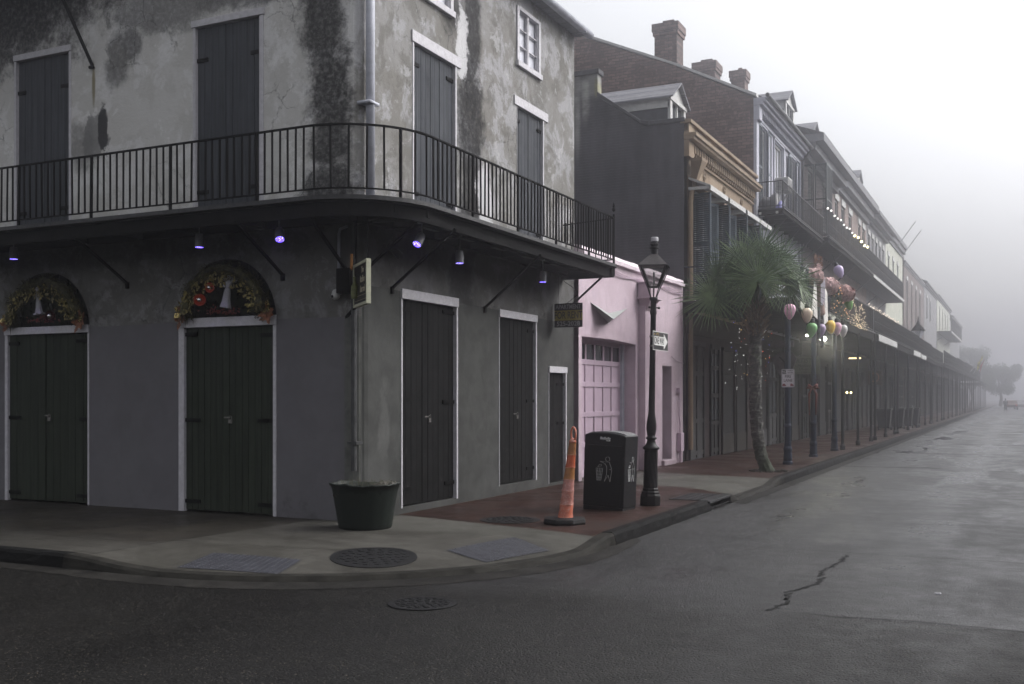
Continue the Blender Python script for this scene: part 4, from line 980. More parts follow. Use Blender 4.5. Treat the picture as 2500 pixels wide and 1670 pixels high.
def row_house(name, label, Y0, Y1, zt, wall, eave=.7, wins=(), lint=.32, zf=8.15, wz=(9.3, 11.3), gal2=None, gal1=(4.25, 4.02, .95), gx=-5.1, posts=3, roof='slate', side=None, seed=0, fascia=None, depth=12, dorm=None, cor=.55, low=None, fullhigh=True):
    B = thing(name, (-8, (Y0+Y1)/2, 0), label, 'building'); tf = facade(-8.0)
    holes = [rect(a, b, wz[0], wz[1]) for a, b in wins]
    lowers = [] if low is None else low
    holes += [rect(a, b, 4.4, 6.9) for a, b in lowers]
    m = MB(tf); m.holed([(Y0,-.05),(Y1,-.05),(Y1,zt),(Y0,zt)], holes, 0, .2); m.build('wall', M[wall], B)
    m = MB(); m.box(-8-depth, -8.001, Y0, Y0+.25, -.05, zt+ (0 if roof else .3)); m.box(-8-depth, -8.001, Y1-.25, Y1, -.05, zt); m.build('side_wall', M[side or wall], B)
    m = MB(tf)
    if eave: m.box(Y0-.03, Y1, 0, eave, zt-cor*.35, zt); m.box(Y0, Y1, 0, eave*.65, zt-cor*.7, zt-cor*.35); m.box(Y0, Y1, 0, eave*.25, zt-cor, zt-cor*.7)
    if eave: m.build('cornice', M['eave'], B, bevel=.01, bseg=1)
    if roof == 'slate': m = MB(); m.quad((-8+eave,Y0,zt+.01),(-8+eave,Y1,zt+.01),(-8-depth*.6,Y1,zt+depth*.25),(-8-depth*.6,Y0,zt+depth*.25)); m.prism([(-8,zt-.05),(-8-depth*.6,zt+depth*.25),(-8-depth*.6,zt-.05)], Y0, Y0+.2, lambda a,b,w:(a,w,b)); m.build('roof', M['slate'], B)
    else: m = MB(); m.box(-8-depth,-8.05,Y0+.2,Y1-.2,zt-.4,zt-.3); m.build('roof', M['lead'], B)
    for a, b in wins: window(tf, a, b, wz[0], wz[1], B, M['white'], lintel=lint, n=-.1)
    for a, b in lowers: window(tf, a, b, 4.4, 6.9, B, M['white'], lintel=.25, n=-.1)
    if dorm: dormer(B, *dorm)
    storefront(B, Y0, Y1, seed=seed)
    if gal2:
        z, h, xo = gal2; gl = group_empty('upper_gallery', B); deck(gl, xo, Y0+.02, Y1, z, .06, .6, fascia=.12, mat='deck'); rail(gl, xo, Y0+.03, Y1, z, h, near=(seed == 21), mesh=True)
        m = MB(); m.box(xo+.061, xo+.08, max(Y0, 57.5), Y1, z-.16, z-.0)
        if Y1 > 58: m.build('fascia_board', M['white'], gl)
        for yy in ([Y0+.1, (Y0+Y1)/2]): m = MB(); m.bar((-8,yy,z-1.0),(xo-.1,yy,z-.16),.05); m.build('brace', M['post_black'], gl)
    if gal1:
        z, zb, h = gal1; gl = group_empty('gallery', B); deck(gl, gx, Y0+.01, Y1-.01, z, .06, 1.1, fascia=z-zb); rail(gl, gx-.03, Y0+.02, Y1-.02, z, h, near=False, mesh=True)
        for i in range(posts): post(gl, gx-.05, Y0+.4+(Y1-Y0-.6)*i/max(1, posts-1)*.92, z-.2)
        if fascia: m = MB(); m.box(gx+.061, gx+.08, fascia[0], fascia[1], zb-.05, z-.02); m.build('fascia_board', M['white'], gl)
    return B
B = row_house('townhouse', 'dark eaved townhouse with tall green louvred screen at its upper gallery', 43.4, 52.0, 12.35, 'brick_brown', .95, [(45.2,46.2),(48.8,49.9)], gal2=(8.15,1.15,-6.9), seed=21, fascia=(44,51), cor=.9, dorm=(46.0,47.4,-8.0,13.1,13.6,-10.2,12.5), low=[(45,46.2),(48.5,49.6)])
for a, b in ((.02, .55), (.57, 1.05)):
    louvers(lambda u, n, z: (-8.0+u, 43.5-n, z), a, b, 8.2, 11.15, 0, M['shut_grn'], B, 'privacy_screen')
louvers(lambda u, n, z: (-6.95-n, 43.5+u, z), 0, 1.3, 8.2, 11.15, 0, M['shut_grn'], B, 'privacy_screen')
row_house('townhouse', 'pinkish brick townhouse with white lintels and strings of bulbs on its gallery', 52.0, 64.0, 12.75, 'brick_pink', .7, [(52.3,53.4),(54.4,55.5),(56.9,58.0),(60.5,61.4),(62.2,63.2)], gal2=(8.15,1.15,-6.9), seed=22, fascia=(59.5,63.9), cor=1.0, dorm=(59.2,60.6,-7.9,13.6,14.1,-10,12.8), low=[(53,54.2),(56,57.2),(59,60.2)])
row_house('townhouse', 'grey townhouse with closely spaced shuttered windows and dark eaves', 64.0, 73.8, 12.55, 'grey_w', .75, [(64.6,65.5),(66.4,67.3),(68.2,69.1),(70.0,70.9),(71.8,72.7)], gal2=(8.15,1.15,-6.9), seed=23, fascia=(64.2,67.8), cor=.6, gal1=(4.2,4.0,.95), low=[(66,67),(69,70)])
row_house('townhouse', 'pale grey building with stepped parapet cornice and two roof poles', 73.8, 85.0, 13.2, 'cream', .35, [(75,76),(78,79),(81,82)], seed=24, cor=.9, roof=None, gal1=(4.15,4.0,.9), low=[(76,77),(80,81)])
for yy in (79.5, 84):
    m = MB(); m.tube([(-7.9,yy,12.4),(-6.6,yy,14.2)], .035, 6); tag(m.build('roof_pole', M['white']), 'slanting white pole on the parapet, %s of the pair on the pale grey building' % ('nearer' if yy < 80 else 'farther'), 'pole', 'poles on the parapet')
row_house('brick_building', 'brown brick block with flat roof and tall white windows beyond the pale grey building', 86.0, 105.0, 12.3, 'brick_brown', .15, [(88,89.2),(92,93.2),(96,97.2),(100,101.2)], wz=(6.5,11.0), side='brick_h', seed=25, roof=None, gal1=(4.3,4.1,1.0), cor=.4, posts=4)
row_house('townhouse', 'narrow grey house with tall chimney gable before the cream building', 105.2, 122.0, 12.6, 'grey_w', .3, [(108,109.3),(112,113.3)], seed=26, gal1=(4.3,4.1,1.1), posts=4, cor=.4)
row_house('corner_block', 'tall cream building with plain side wall fading into the fog', 122.5, 146.0, 12.9, 'cream', .3, [(126,127.4),(131,132.4),(136,137.4),(141,142.4)], gal2=(8.9,1.6,-6.6), gal1=(4.3,4.1,1.2), wz=(9.2,11.6), seed=27, roof=None, depth=14, cor=.5, posts=5)
row_house('townhouse', 'faint grey house behind the row of flags', 146.2, 170.0, 12.2, 'grey_w', .5, [(150,151.4),(156,157.4),(162,163.4)], seed=28, gal1=(4.3,4.1,1.2), posts=5)
row_house('low_house', 'low faint house at the end of the row under the trees', 171.0, 200.0, 6.6, 'grey_w', .6, [], seed=29, gal1=(3.9,3.7,.3), posts=5)
# ------------------------------------------------------------ street furniture
def lamp_post():
    t = thing('street_lamp', (-5.24, 15.85, 0), 'black cast iron gas style street lamp with fluted base and glass lantern by the bin', 'street lamp'); L = dict(parent=t, local=True)
    ir = simple('black_lamp_paint', (.006,.0055,.006), .5, .3, 15, spec=.25)
    m = MB(); m.lathe([(.165,0),(.168,.02),(.165,.16),(.150,.19),(.150,.215),(.125,.23),(.132,.26),(.118,.28)], n=8); m.build('base', ir, bevel=.006, **L)
    m = MB(); N = 40; H = 14; vs = []
    for j in range(H+1):
        z = .28 + .60*j/H
        for i in range(N):
            a = 2*pi*i/N; r = .110 - .010*j/H + .006*cos((a*10 + j*.8)); vs.append((r*cos(a), r*sin(a), z))
    m.add(vs, [(j*N+i, j*N+(i+1)%N, (j+1)*N+(i+1)%N, (j+1)*N+i) for j in range(H) for i in range(N)]); m.build('fluted_drum', ir, smooth=True, **L)
    m = MB(); m.lathe([(.10,.87),(.130,.89),(.132,.915),(.10,.94),(.075,.98),(.062,1.03),(.085,1.05),(.085,1.07),(.060,1.085),(.066,1.12),(.080,1.20),(.079,1.28),(.064,1.38),(.052,1.46),(.050,1.60),(.043,3.0),(.052,3.02),(.052,3.06),(.046,3.08),(.047,3.22),(.066,3.25),(.066,3.28)], n=24)
    m.build('pole', ir, smooth=True, **L)
    m = MB(); m.bar((-.05,0,3.12),(.05,.12,3.12),.02); m.sphere((.05,.13,3.12),.022,5); m.sphere((-.05,-.05,3.12),.02,5); m.build('ladder_rest', ir, **L)
    # lantern: four sided, turned a little
    q = group_empty('lantern', t); A = [radians(45+90*i+12) for i in range(4)]
    R1, R2, z1, z2 = .098, .285, 3.44, 3.77
    c1 = [(R1*cos(a), R1*sin(a), z1) for a in A]; c2 = [(R2*cos(a), R2*sin(a), z2) for a in A]
    m = MB()
    for i in range(4):
        j = (i+1) % 4; m.bar(c1[i], c2[i], .020); m.bar(c2[i], c2[j], .022); m.bar(c1[i], c1[j], .018)
        mid1 = [(c1[i][k]+c1[j][k])/2 for k in range(3)]; mid2 = [(c2[i][k]+c2[j][k])/2 for k in range(3)]
        if i % 2: m.bar(mid1, mid2, .012)
        a = A[i]; m.tube([(.055*cos(a), .055*sin(a), 3.27), (R1*1.25*cos(a), R1*1.25*sin(a), 3.42), ((R2+.03)*cos(a), (R2+.03)*sin(a), z2-.005)], .008, 6)
    for a in (A[0]+.8, A[2]+.8): m.tube([(.05*cos(a), .05*sin(a), 3.27), (.085*cos(a), .085*sin(a), 3.44)], .007, 6)
    m.build('lantern_frame', ir, q, local=True)
    gl = simple('cloudy_lantern_glass', (.22,.23,.22), .15, .3, 5, bump=0); b = gl.node_tree.nodes; bb = [n for n in b if n.type == 'BSDF_PRINCIPLED'][0]; bb.inputs['Alpha'].default_value = .38
    m = MB(); k = .96; m.add([(x*k, y*k, z) for x, y, z in c1] + [(x*k, y*k, z) for x, y, z in c2], [(i, (i+1)%4, 4+(i+1)%4, 4+i) for i in range(4)]); m.build('pane', gl, q, local=True)
    m = MB(); R3 = .07; R2b = R2+.045
    m.add([(R2b*cos(a), R2b*sin(a), z2) for a in A] + [(R3*cos(a), R3*sin(a), 3.96) for a in A] + [(R2b*.9*cos(a), R2b*.9*sin(a), z2-.01) for a in A], [(i, (i+1)%4, 4+(i+1)%4, 4+i) for i in range(4)] + [(4,5,6,7)] + [(8,9,10,11)])
    m.build('lantern_roof', simple('dull_lamp_roof', (.06,.055,.055), .35, .3, 9), q, local=True)
    m = MB(); m.lathe([(.055,3.94),(.055,4.04),(.078,4.045),(.078,4.06),(.058,4.07),(.058,4.10),(.072,4.105),(.072,4.12),(.05,4.13),(.05,4.16)], n=16); m.build('chimney_cap', ir, q, local=True)
    m = MB(); m.lathe([(.058,4.16),(.060,4.17),(.060,4.215),(.052,4.225)], n=16); m.build('finial', M['trim'], q, local=True)
    m = MB(); m.lathe([(.012,3.45),(.012,3.6),(.02,3.61),(.012,3.68)], n=8); m.build('burner', M['lead'], q, local=True)
    t.rotation_euler = (0, radians(1.0), 0)
    # one way sign: plate in the street direction, facing the street
    s = thing('road_sign', (-5.105, 15.98, 2.58), 'black one way sign with white arrow strapped to the street lamp', 'road sign')
    blk = simple('black_sign_sheet', (.018,.018,.018), .45, .2, 20); wh = simple('white_sign_sheet', (.60,.60,.58), .45, .06, 20)
    m = MB(lambda u, n, z: (-5.115+n, u, z)); m.box(15.60, 16.37, 0, .004, 2.44, 2.74); m.build('edge', wh, s, bevel=.0)
    m = MB(lambda u, n, z: (-5.115+n, u, z)); m.box(15.612, 16.358, .0041, .0062, 2.452, 2.728); m.build('face', blk, s)
    m = MB(lambda u, n, z: (-5.115+n, u, z)); ar = [(15.66,2.52),(16.14,2.52),(16.14,2.462),(16.335,2.59),(16.14,2.718),(16.14,2.66),(15.66,2.66)]
    m.prism(ar, .0064, .0074, lambda a, b, w: (a, w, b)); m.build('arrow', wh, s)
    text(None, 'ONE WAY', .155, 'lettering', blk, s, plane_matrix((-5.107, 15.915, 2.588), (0,1,0), (0,0,1)), .0008, xs=.68, bold=.002)
    m = MB(); m.lathe([(.051,2.50),(.051,2.53)], (-5.20,15.85,0), 12, cap=False); m.lathe([(.051,2.65),(.051,2.68)], (-5.20,15.85,0), 12, cap=False); m.build('strap', M['steel'], s)
    m = MB(lambda u, n, z: (-5.115+n, u, z)); rr = random.Random(5)
    for i in range(9): a, b = 15.64+rr.random()*.24, 2.67+rr.random()*.04; m.box(a, a+.03, .0065, .0069, b, b+.012)
    m.build('sticker', simple('yellow_sticker_remains', (.35,.25,.05), .6), s)
lamp_post()

def litter_bin():
    t = thing('litter_bin', (-5.75, 15.2, 0), 'large black solar street bin with a white person and basket pictogram', 'litter bin', rz=radians(-17.5)); t.rotation_euler = (0, radians(2.2), radians(-5))
    bl = simple('black_bin_panel', (.005,.005,.006), .45, .3, 6, spec=.25); L = dict(parent=t, local=True)
    w, d, h = .34, .235, 1.12; t.location = (-5.64, 15.08, 0)
    m = MB(); top = [(-w,0.05),(w,.05),(w,h)] + [(w*cos(radians(a))*1.0, h+.05*sin(radians(a))) for a in range(10, 180, 10)] + [(-w, h)]
    m.prism(top, -d, d, lambda a, b, c: (a, c, b)); m.build('body', bl, bevel=.018, **L)
    m = MB(); m.box(-w+.05, w-.05, -d-.006, -d+.01, .10, .98); m.build('door', simple('satin_black_door', (.004,.004,.005), .4, .3, 5), bevel=.006, **L)
    m = MB(); m.prism([(-w+.02,h+.012)] + [((w-.02)*cos(radians(a)), h+.016+.05*sin(radians(a))) for a in range(170, 0, -10)] + [(w-.02,h+.012)], -d+.08, d-.02, lambda a, b, c: (a, c, b)); m.build('solar_panel', simple('dusty_solar_panel', (.16,.165,.165), .3, .3, 7), **L)
    m = MB(); m.box(-w+.01, w-.01, -d+.01, d-.01, -.04, .05); m.build('plinth', M['dark'], **L)
    wh = simple('white_pictogram_vinyl', (.75,.75,.74), .5, .05)
    def picto(f, name):
        m = MB(f); W = .009; s = 1
        def ln(*p):
            for a, b in zip(p, p[1:]): m.bar((a[0],.0,a[1]), (b[0],.0,b[1]), W, .0012)
        R = [(.055+.030*cos(2*pi*i/16), .70+.030*sin(2*pi*i/16)) for i in range(17)]; ln(*R)
        ln((-.055,.665),(.08,.660),(.115,.575),(.085,.568),(.118,.563),(.098,.405),(.068,.49),(.015,.405),(.045,.50),(.045,.60),(.015,.64),(-.055,.665))
        ln((-.11,.575),(-.092,.415),(-.035,.415),(-.012,.575),(-.11,.575))
        for z in (.455,.495,.535): q = (z-.415)/.16; ln((-.092-.018*q,z),(-.035+.023*q,z))
        for f_ in (.25,.5,.75): ln((-.092+.057*f_,.415),(-.11+.098*f_,.575))
        ln((-.085,.59),(-.062,.625),(-.035,.625),(-.038,.603),(-.085,.59))
        m.build(name, wh, t, local=True)
    picto(lambda u, n, z: (u*1.15-.0, -d-.008+n, z*1.15-.03), 'pictogram'); picto(lambda u, n, z: (w+.002+n, u*1.0+.0, z*1.15-.03), 'pictogram')
    from mathutils import Matrix as Mx
    for txt, sz, zz, xx in (('BigBelly', .055, 1.085, .01), ('SOLAR', .022, 1.052, .06)):
        o = text(None, txt, sz, 'lettering', wh, None, plane_matrix((xx, -d-.003, zz), (1,0,0), (0,0,1)), .001, bold=.001); o.parent = t
litter_bin()
m = MB(); m.add([(.0,0,0),(.10,.01,0),(.11,.05,.004),(.01,.06,0),(.01,.01,.025),(.09,.02,.02),(.10,.045,.03),(.02,.05,.022)], [(0,3,2,1),(4,5,6,7),(0,1,5,4),(1,2,6,5),(2,3,7,6),(3,0,4,7)])
lt = m.build('paper_scrap', M['trim'], bevel=.003); lt.location = (-.72, 10.6, -.148); lt.scale = (.6, .6, .5); tag(lt, 'small white scrap of paper lying on the road right of the crack', 'litter')

def traffic_post():
    t = thing('traffic_post', (-5.52, 13.05, 0), 'battered orange traffic channelizer post with loop handle leaning on a black rubber base', 'traffic post')
    m = MB(); m.lathe([(.30,.0),(.305,.03),(.29,.075),(.16,.082),(.14,.085)], n=8); m.build('base', simple('black_rubber', (.006,.006,.0065), .7, .3, 12, bump=.5), t, local=True, bevel=.01)
    cols = [((.45,.12,.065), 'faded_orange_plastic'), ((.34,.13,.10), 'scuffed_reflective_orange'), ((.34,.14,.12), 'scuffed_reflective_pink'), ((.25,.10,.025), 'dirty_ochre_band'), ((.34,.065,.02), 'bright_orange_plastic'), ((.22,.085,.022), 'dirty_amber_band')]
    mats = []
    for i, (c, n) in enumerate(cols):
        g = G(n); nm = g.noise(11, 6, .7, dist=1.2); cc = g.mix(tuple(a*.8 for a in c), tuple(min(1,a*1.15) for a in c), g.ss(nm, .35, .65)); 
        if i in (0, 1, 2): cc = g.mix(cc, (.5,.38,.35), g.ss(g.noise(20, 6, .75, dist=.8), .5, .66)*.65)
        cc = g.mix(cc, (.08,.04,.02), g.ss(g.noise(30, 5, .7), .6, .72)*.5); g.bump(nm, .3, .01); mats.append(g.done(cc, .5))
    zz = [.08, .26, .44, .60, .76, .93, 1.09]; lean = lambda z: (.105*z/1.1, .03*z)
    def rad(z): return .097 - .048*(z-.08)/1.0
    for i in range(6):
        m = MB(); N = 20; vs = []; K = 5; rr = random.Random(i)
        for k in range(K+1):
            z = zz[i] + (zz[i+1]-zz[i])*k/K; r = rad(z) + (.006 if k == 0 else 0)
            ox, oy = lean(z)
            for a in range(N):
                th = 2*pi*a/N; q = r + (rr.uniform(-.006, .006) if i < 2 else rr.uniform(-.0015,.0015)); vs.append((ox*1.0+q*cos(th), oy+q*sin(th), z))
        m.add(vs, [(k*N+a, k*N+(a+1)%N, (k+1)*N+(a+1)%N, (k+1)*N+a) for k in range(K) for a in range(N)]); m.build('band', mats[i], t, local=True, smooth=True)
        if i: m = MB(); ox, oy = lean(zz[i]); m.lathe([(rad(zz[i])+.002,-.006),(rad(zz[i])+.007,0),(rad(zz[i])+.002,.006)], (ox, oy, zz[i]), 20); m.build('rib', M['ribm'] if 'ribm' in M else M.setdefault('ribm', simple('pale_orange_rim', (.5,.25,.18), .5, .3, 20)), t, local=True)
    ox, oy = lean(1.09); m = MB(); m.lathe([(.053,0),(.045,.03),(.022,.06)], (ox, oy, 1.09), 12)
    C = Vector((ox+.012, oy, 1.09)); pts = [C + Vector((cos(a)*.038*(1 if True else 1), -cos(a)*.01, .115 + sin(a)*.095 + (.0)) ) for a in [2*pi*i/18 - pi/2 for i in range(19)]]
    m.tube(pts, .013, 8); m.build('loop_handle', mats[0], t, local=True, smooth=True)
traffic_post()

def planter():
    t = thing('planter', (-7.69, 11.50, 0), 'dark green round barrel planter with ragged rim full of soil at the building corner', 'planter')
    N = 48; rr = random.Random(8); prof = [(.33,0),(.345,.02),(.35,.05),(.385,.28),(.42,.48),(.445,.56)]
    m = MB(); vs = []
    top = [(.592 + .008*sin(a*2*pi/N*3+1)+.006*sin(a*2*pi/N*7)+ rr.uniform(-.007,.007) - .05*max(0, cos((a/N*2*pi) - 1.9))**6) for a in range(N)]
    rings = []
    for (r, z) in prof + [(.462, None), (.470, 'top'), (.452, 'in'), (.40, 'low')]:
        ring = []
        for a in range(N):
            th = 2*pi*a/N; zt = top[a]
            zz = z if isinstance(z, (int, float)) else {None: zt-.03, 'top': zt, 'in': zt-.004, 'low': zt-.16}[z]
            q = r + (.004*sin(th*16) if isinstance(z, (int, float)) else rr.uniform(-.006,.006)); ring.append((q*cos(th), q*sin(th), zz))
        vs += ring; rings.append(ring)
    R = len(rings); m.add(vs, [(k*N+a, k*N+(a+1)%N, (k+1)*N+(a+1)%N, (k+1)*N+a) for k in range(R-1) for a in range(N)] + [tuple(range(N))[::-1]])
    g = G('dark_green_worn_paint'); x, y, z = g.pos(); nm = g.noise(6, 6, .7, dist=.6); c = g.mix((.005,.0085,.0065), (.009,.013,.010), g.ss(nm, .35, .65))
    c = g.mix(c, (.12,.125,.12), g.ss(g.noise(22, 6, .75), .52, .62)*g.ss(z + nm*.12, .60, .66)*.55); g.bump(nm, .5, .01)
    m.build('tub', g.done(c, g.ss(nm, .3, .7, .45, .7), spec=.2), t, local=True, smooth=True)
    m = MB(); K = 22; vs = []
    for i in range(K+1):
        for j in range(K+1):
            u, v = i/K*2-1, j/K*2-1; l = hypot(u, v) or 1; sc = max(abs(u), abs(v))/l*.42; x, y = u*sc, v*sc
            vs.append((x, y, .50 + .07*cos(x*7-1.5)+.03*sin(y*9)+rr.uniform(-.02,.02)))
    m.add(vs, [(i*(K+1)+j, i*(K+1)+j+1, (i+1)*(K+1)+j+1, (i+1)*(K+1)+j) for i in range(K) for j in range(K)]); m.build('soil', simple('grey_brown_soil', (.055,.052,.042), .9, .5, 25, bump=1, bscale=60), t, local=True)
    m = MB()
    for i in range(90):
        a, r = rr.uniform(0, 6.28), rr.uniform(.1, .42); x, y = r*cos(a), r*sin(a); m.tube([(x,y,.5),(x+rr.uniform(-.05,.05),y+rr.uniform(-.05,.05),.60+rr.uniform(0,.04))], .0025, 4)
    tag(m.build('dry_stalks', simple('dry_stalks', (.10,.10,.07), .8), t, local=True), None, None, kind='stuff')
planter()

# spot lamps under the balcony
def spots():
    gr = simple('grey_lamp_housing', (.17,.17,.18), .5, .2, 10)
    g = G('violet_lit_lens'); v = g.vor(60, feat='F1'); c = g.mix((.10,.05,.9), (.85,.8,1), g.ss(v, .45, .1)); vio = g.done(c, .3, emit=c, es=2.2)
    L = [((-14.19,11.4,4.0), (0,0,-1), 'grey spotlight over the far left doorway'), ((-10.41,11.4,3.95), (0,0,-1), 'grey spotlight hanging straight down left of the tilted one'),
         ((-8.99,11.38,3.93), (.42,-.45,-.85), 'tilted grey spotlight with bright violet lens left of the corner sign'), ((-7.42,12.45,3.90), (-.05,-.62,-.75), 'tilted grey spotlight with violet ring lens right of the corner'),
         ((-7.5,13.72,3.83), (0,0,-1), 'grey spotlight pointing down above the first right hand door'), ((-7.5,16.75,3.85), (0,0,-1), 'grey spotlight pointing down near the for rent sign')]
    for p, d, lab in L:
        t = thing('spotlight', (p[0], p[1], 4.12), lab, 'spotlight', 'spotlights under the balcony'); d = Vector(d).normalized(); P = Vector(p); a = P - d*.06; b = P + d*.13
        m = MB(); m.tube([a, a + d*.02, P - d*.0, b], [.045, .058, .062, .066], 18); m.build('housing', gr, t)
        m = MB(); m.tube([(a.x, a.y, 4.2), a + d*.01], .012, 6); m.lathe([(.04,0),(.04,-.02)], (p[0], p[1], 4.12), 12); m.build('bracket', gr, t)
        m = MB(); m.tube([b - d*.012, b + d*.003], [.059, .055], 18); m.build('lens', vio, t)
        li = bpy.data.lights.new('spot', 'SPOT'); li.energy = 4; li.color = (.45,.35,1); li.spot_size = 1.2; li.shadow_soft_size = .04
        lo = bpy.data.objects.new('lamp_light', li); COL.objects.link(lo); lo.parent = t; lo.location = b + d*.02 - t.location; lo.rotation_euler = (-d).to_track_quat('Z', 'Y').to_euler()
spots()

def signs():
    # shop sign hung from the corner
    A, Bp = Vector((-8.10,11.85,0)), Vector((-7.56,11.34,0)); r = (Bp-A).normalized(); nrm = Vector((r.y, -r.x, 0)); 
    if nrm.dot(-A) < 0: nrm = -nrm
    # face seen from the camera
    t = thing('hanging_sign', (-7.8, 11.6, 3.9), 'cream framed black restaurant sign hanging from the balcony corner', 'hanging sign')
    f = lambda u, n, z: tuple(Vector((A.x, A.y, z)) + r*u - Vector((-nrm.x, -nrm.y, 0))*n)
    cream = simple('cream_sign_frame', (.45,.45,.34), .5, .12, 8); blk = simple('black_sign_board', (.02,.018,.018), .4, .3); gold = simple('faded_gold_lettering', (.42,.37,.27), .5, .2, 30)
    m = MB(f); m.box(0, .74, -.045, .0, 2.95, 3.47); m.build('board', blk, t)
    m = MB(f); m.box(-.03,.77,-.05,.012,3.45,3.49); m.box(-.03,.77,-.05,.012,2.91,2.95); m.box(-.03,.0,-.05,.012,2.95,3.45); m.box(.74,.77,-.05,.012,2.95,3.45); m.build('frame', cream, t, bevel=.004)
    right = r if (r.cross(Vector((0,0,1)))).dot(nrm) > 0 else -r
    flip = 1 if right == r else -1
    for w, z, s in (('The', 3.375, .11), ('Italian', 3.255, .125), ('Barrel', 3.125, .125)):
        o = Vector(f(.50, .004, z)); text(None, w, s, 'lettering', gold, t, plane_matrix(o, right, (0,0,1)), .0015, xs=.9, shear=.25, bold=.001)
    m = MB(f); m.box(.06,.70,.001,.005,3.045,3.05); m.box(.06,.70,.001,.005,2.985,2.99); m.build('rule', gold, t)
    bt = MB(); bt.lathe([(.045,0),(.05,.02),(.05,.16),(.02,.21),(.017,.27),(.022,.275),(.022,.29)], f(.16,.03,3.02), 12); bt.build('bottle_relief', simple('olive_bottle_relief', (.10,.11,.04), .3, .3, 20), t)
    m = MB(); p0 = f(.02,-.02,3.49); p1 = f(.72,-.02,3.49); m.bar((p0[0],p0[1],3.49),(p0[0],p0[1],4.1),.02); m.tube([p1,(p1[0],p1[1],4.1)], .008, 6); m.bar(f(-.02,-.02,2.93), f(-.30,.05,2.80), .035); m.build('bracket', M['iron'], t)
    t = thing('wall_box', (-8.25, 11.9, 3.3), 'small black box fixed to the wall behind the hanging restaurant sign', 'box')
    m = MB(); m.box(-8.38,-8.16,11.82,12.0,3.12,3.46); m.build('case', M['iron'], t, bevel=.01)
    m = MB(); m.tube([(-8.04,11.7,3.62),(-8.03,11.68,3.44),(-8.01,11.66,3.40)], [.018,.02,.014], 8); m.sphere((-8.04,11.7,3.58), .022, 5)
    tag(m.build('hanging_ornament', simple('orange_green_tassel', (.25,.11,.03), .6, .7, 9)), 'orange and green tassel hanging above the black box by the corner sign', 'ornament')
    # for rent
    t = thing('rental_sign', (-7.8, 18.6, 3.5), 'black and yellow apartment for rent sign hanging by the corner building edge', 'sign')
    x0, x1, z0, z1, y = -8.08, -7.50, 3.05, 3.51, 18.6; yel = simple('yellow_sign_band', (.30,.25,.05), .5, .1, 9)
    m = MB(); m.box(x0,x1,y,y+.015,z0,z1); m.build('board', blk, t); m = MB(); m.box(x0,x1,y-.003,y-.0005,3.18,3.375); m.build('band', yel, t)
    wh = simple('dull_white_lettering', (.33,.33,.32), .6, .1); bk = simple('black_lettering', (.02,.02,.02), .5)
    cx = (x0+x1)/2
    for w, z, s, mt, xs in (('APARTMENT', 3.44, .115, wh, .80), ('FOR RENT', 3.277, .19, bk, .66), ('525-2028', 3.115, .125, wh, 1.02)):
        text(None, w, s, 'lettering', mt, t, plane_matrix((cx, y-.0035, z), (1,0,0), (0,0,1)), .0008, xs=xs, bold=.003)
    m = MB(); m.tube([(-7.6,y,3.5),(-7.6,y,4.05)], .004, 5); m.tube([(-8.0,y,3.5),(-8.0,y,4.05)], .004, 5); m.tube([(-8.05,18.9,4.0),(-7.75,18.9,3.8),(-7.72,18.9,3.7),(-8.0,18.9,3.5)], .006, 5); m.build('wire', M['iron'], t)
    # fire lane
    t = thing('road_sign', (-5.2, 27.0, 2.2), 'white no parking fire lane sign on the first blue gallery post', 'road sign'); y = 26.93
    x0, x1, z0, z1 = -5.42, -5.10, 1.96, 2.42; wh2 = simple('white_fire_sign', (.62,.60,.64), .45, .05); red = simple('dark_red_print', (.20,.02,.03), .5)
    m = MB(); m.prism([(x0+.02,z0),(x1-.02,z0),(x1,z0+.02),(x1,z1-.02),(x1-.02,z1),(x0+.02,z1),(x0,z1-.02),(x0,z0+.02)], y, y+.004, lambda a,b,w:(a,w,b)); m.build('plate', wh2, t)
    m = MB(); 
    for a in ((x0+.012,x1-.012,z0+.012,z0+.016),(x0+.012,x1-.012,z1-.016,z1-.012),(x0+.012,x0+.016,z0+.012,z1-.012),(x1-.016,x1-.012,z0+.012,z1-.012),(x0+.02,x1-.02,z1-.128,z1-.122)): m.box(a[0],a[1],y-.002,y-.0005,a[2],a[3])
    m.box(x0+.02,x0+.115,y-.002,y-.0005,z1-.115,z1-.02); m.build('border', bk, t)
    cx = (x0+x1)/2
    text(None, 'NO', .085, 'lettering', wh2, t, plane_matrix((x0+.067, y-.003, z1-.068), (1,0,0), (0,0,1)), .0006, xs=.8, bold=.001)
    text(None, 'STOPPING', .036, 'lettering', bk, t, plane_matrix((x0+.215, y-.001, z1-.045), (1,0,0), (0,0,1)), .0006, xs=.85, bold=.001)
    text(None, 'ANYTIME', .036, 'lettering', bk, t, plane_matrix((x0+.215, y-.001, z1-.09), (1,0,0), (0,0,1)), .0006, xs=.9, bold=.001)
    text(None, 'FIRE', .10, 'lettering', bk, t, plane_matrix((cx, y-.001, z1-.19), (1,0,0), (0,0,1)), .0006, xs=.9, bold=.001)
    text(None, 'LANE', .10, 'lettering', bk, t, plane_matrix((cx, y-.001, z1-.29), (1,0,0), (0,0,1)), .0006, xs=.9, bold=.001)
    m = MB(); f2 = lambda a, b, w: (a, w, b)
    m.prism([(x0+.02,z0+.03),(x0+.11,z0+.03),(x0+.11,z0+.06),(x0+.09,z0+.065),(x0+.075,z0+.09),(x0+.04,z0+.09),(x0+.02,z0+.07)], y-.002, y-.0006, f2)
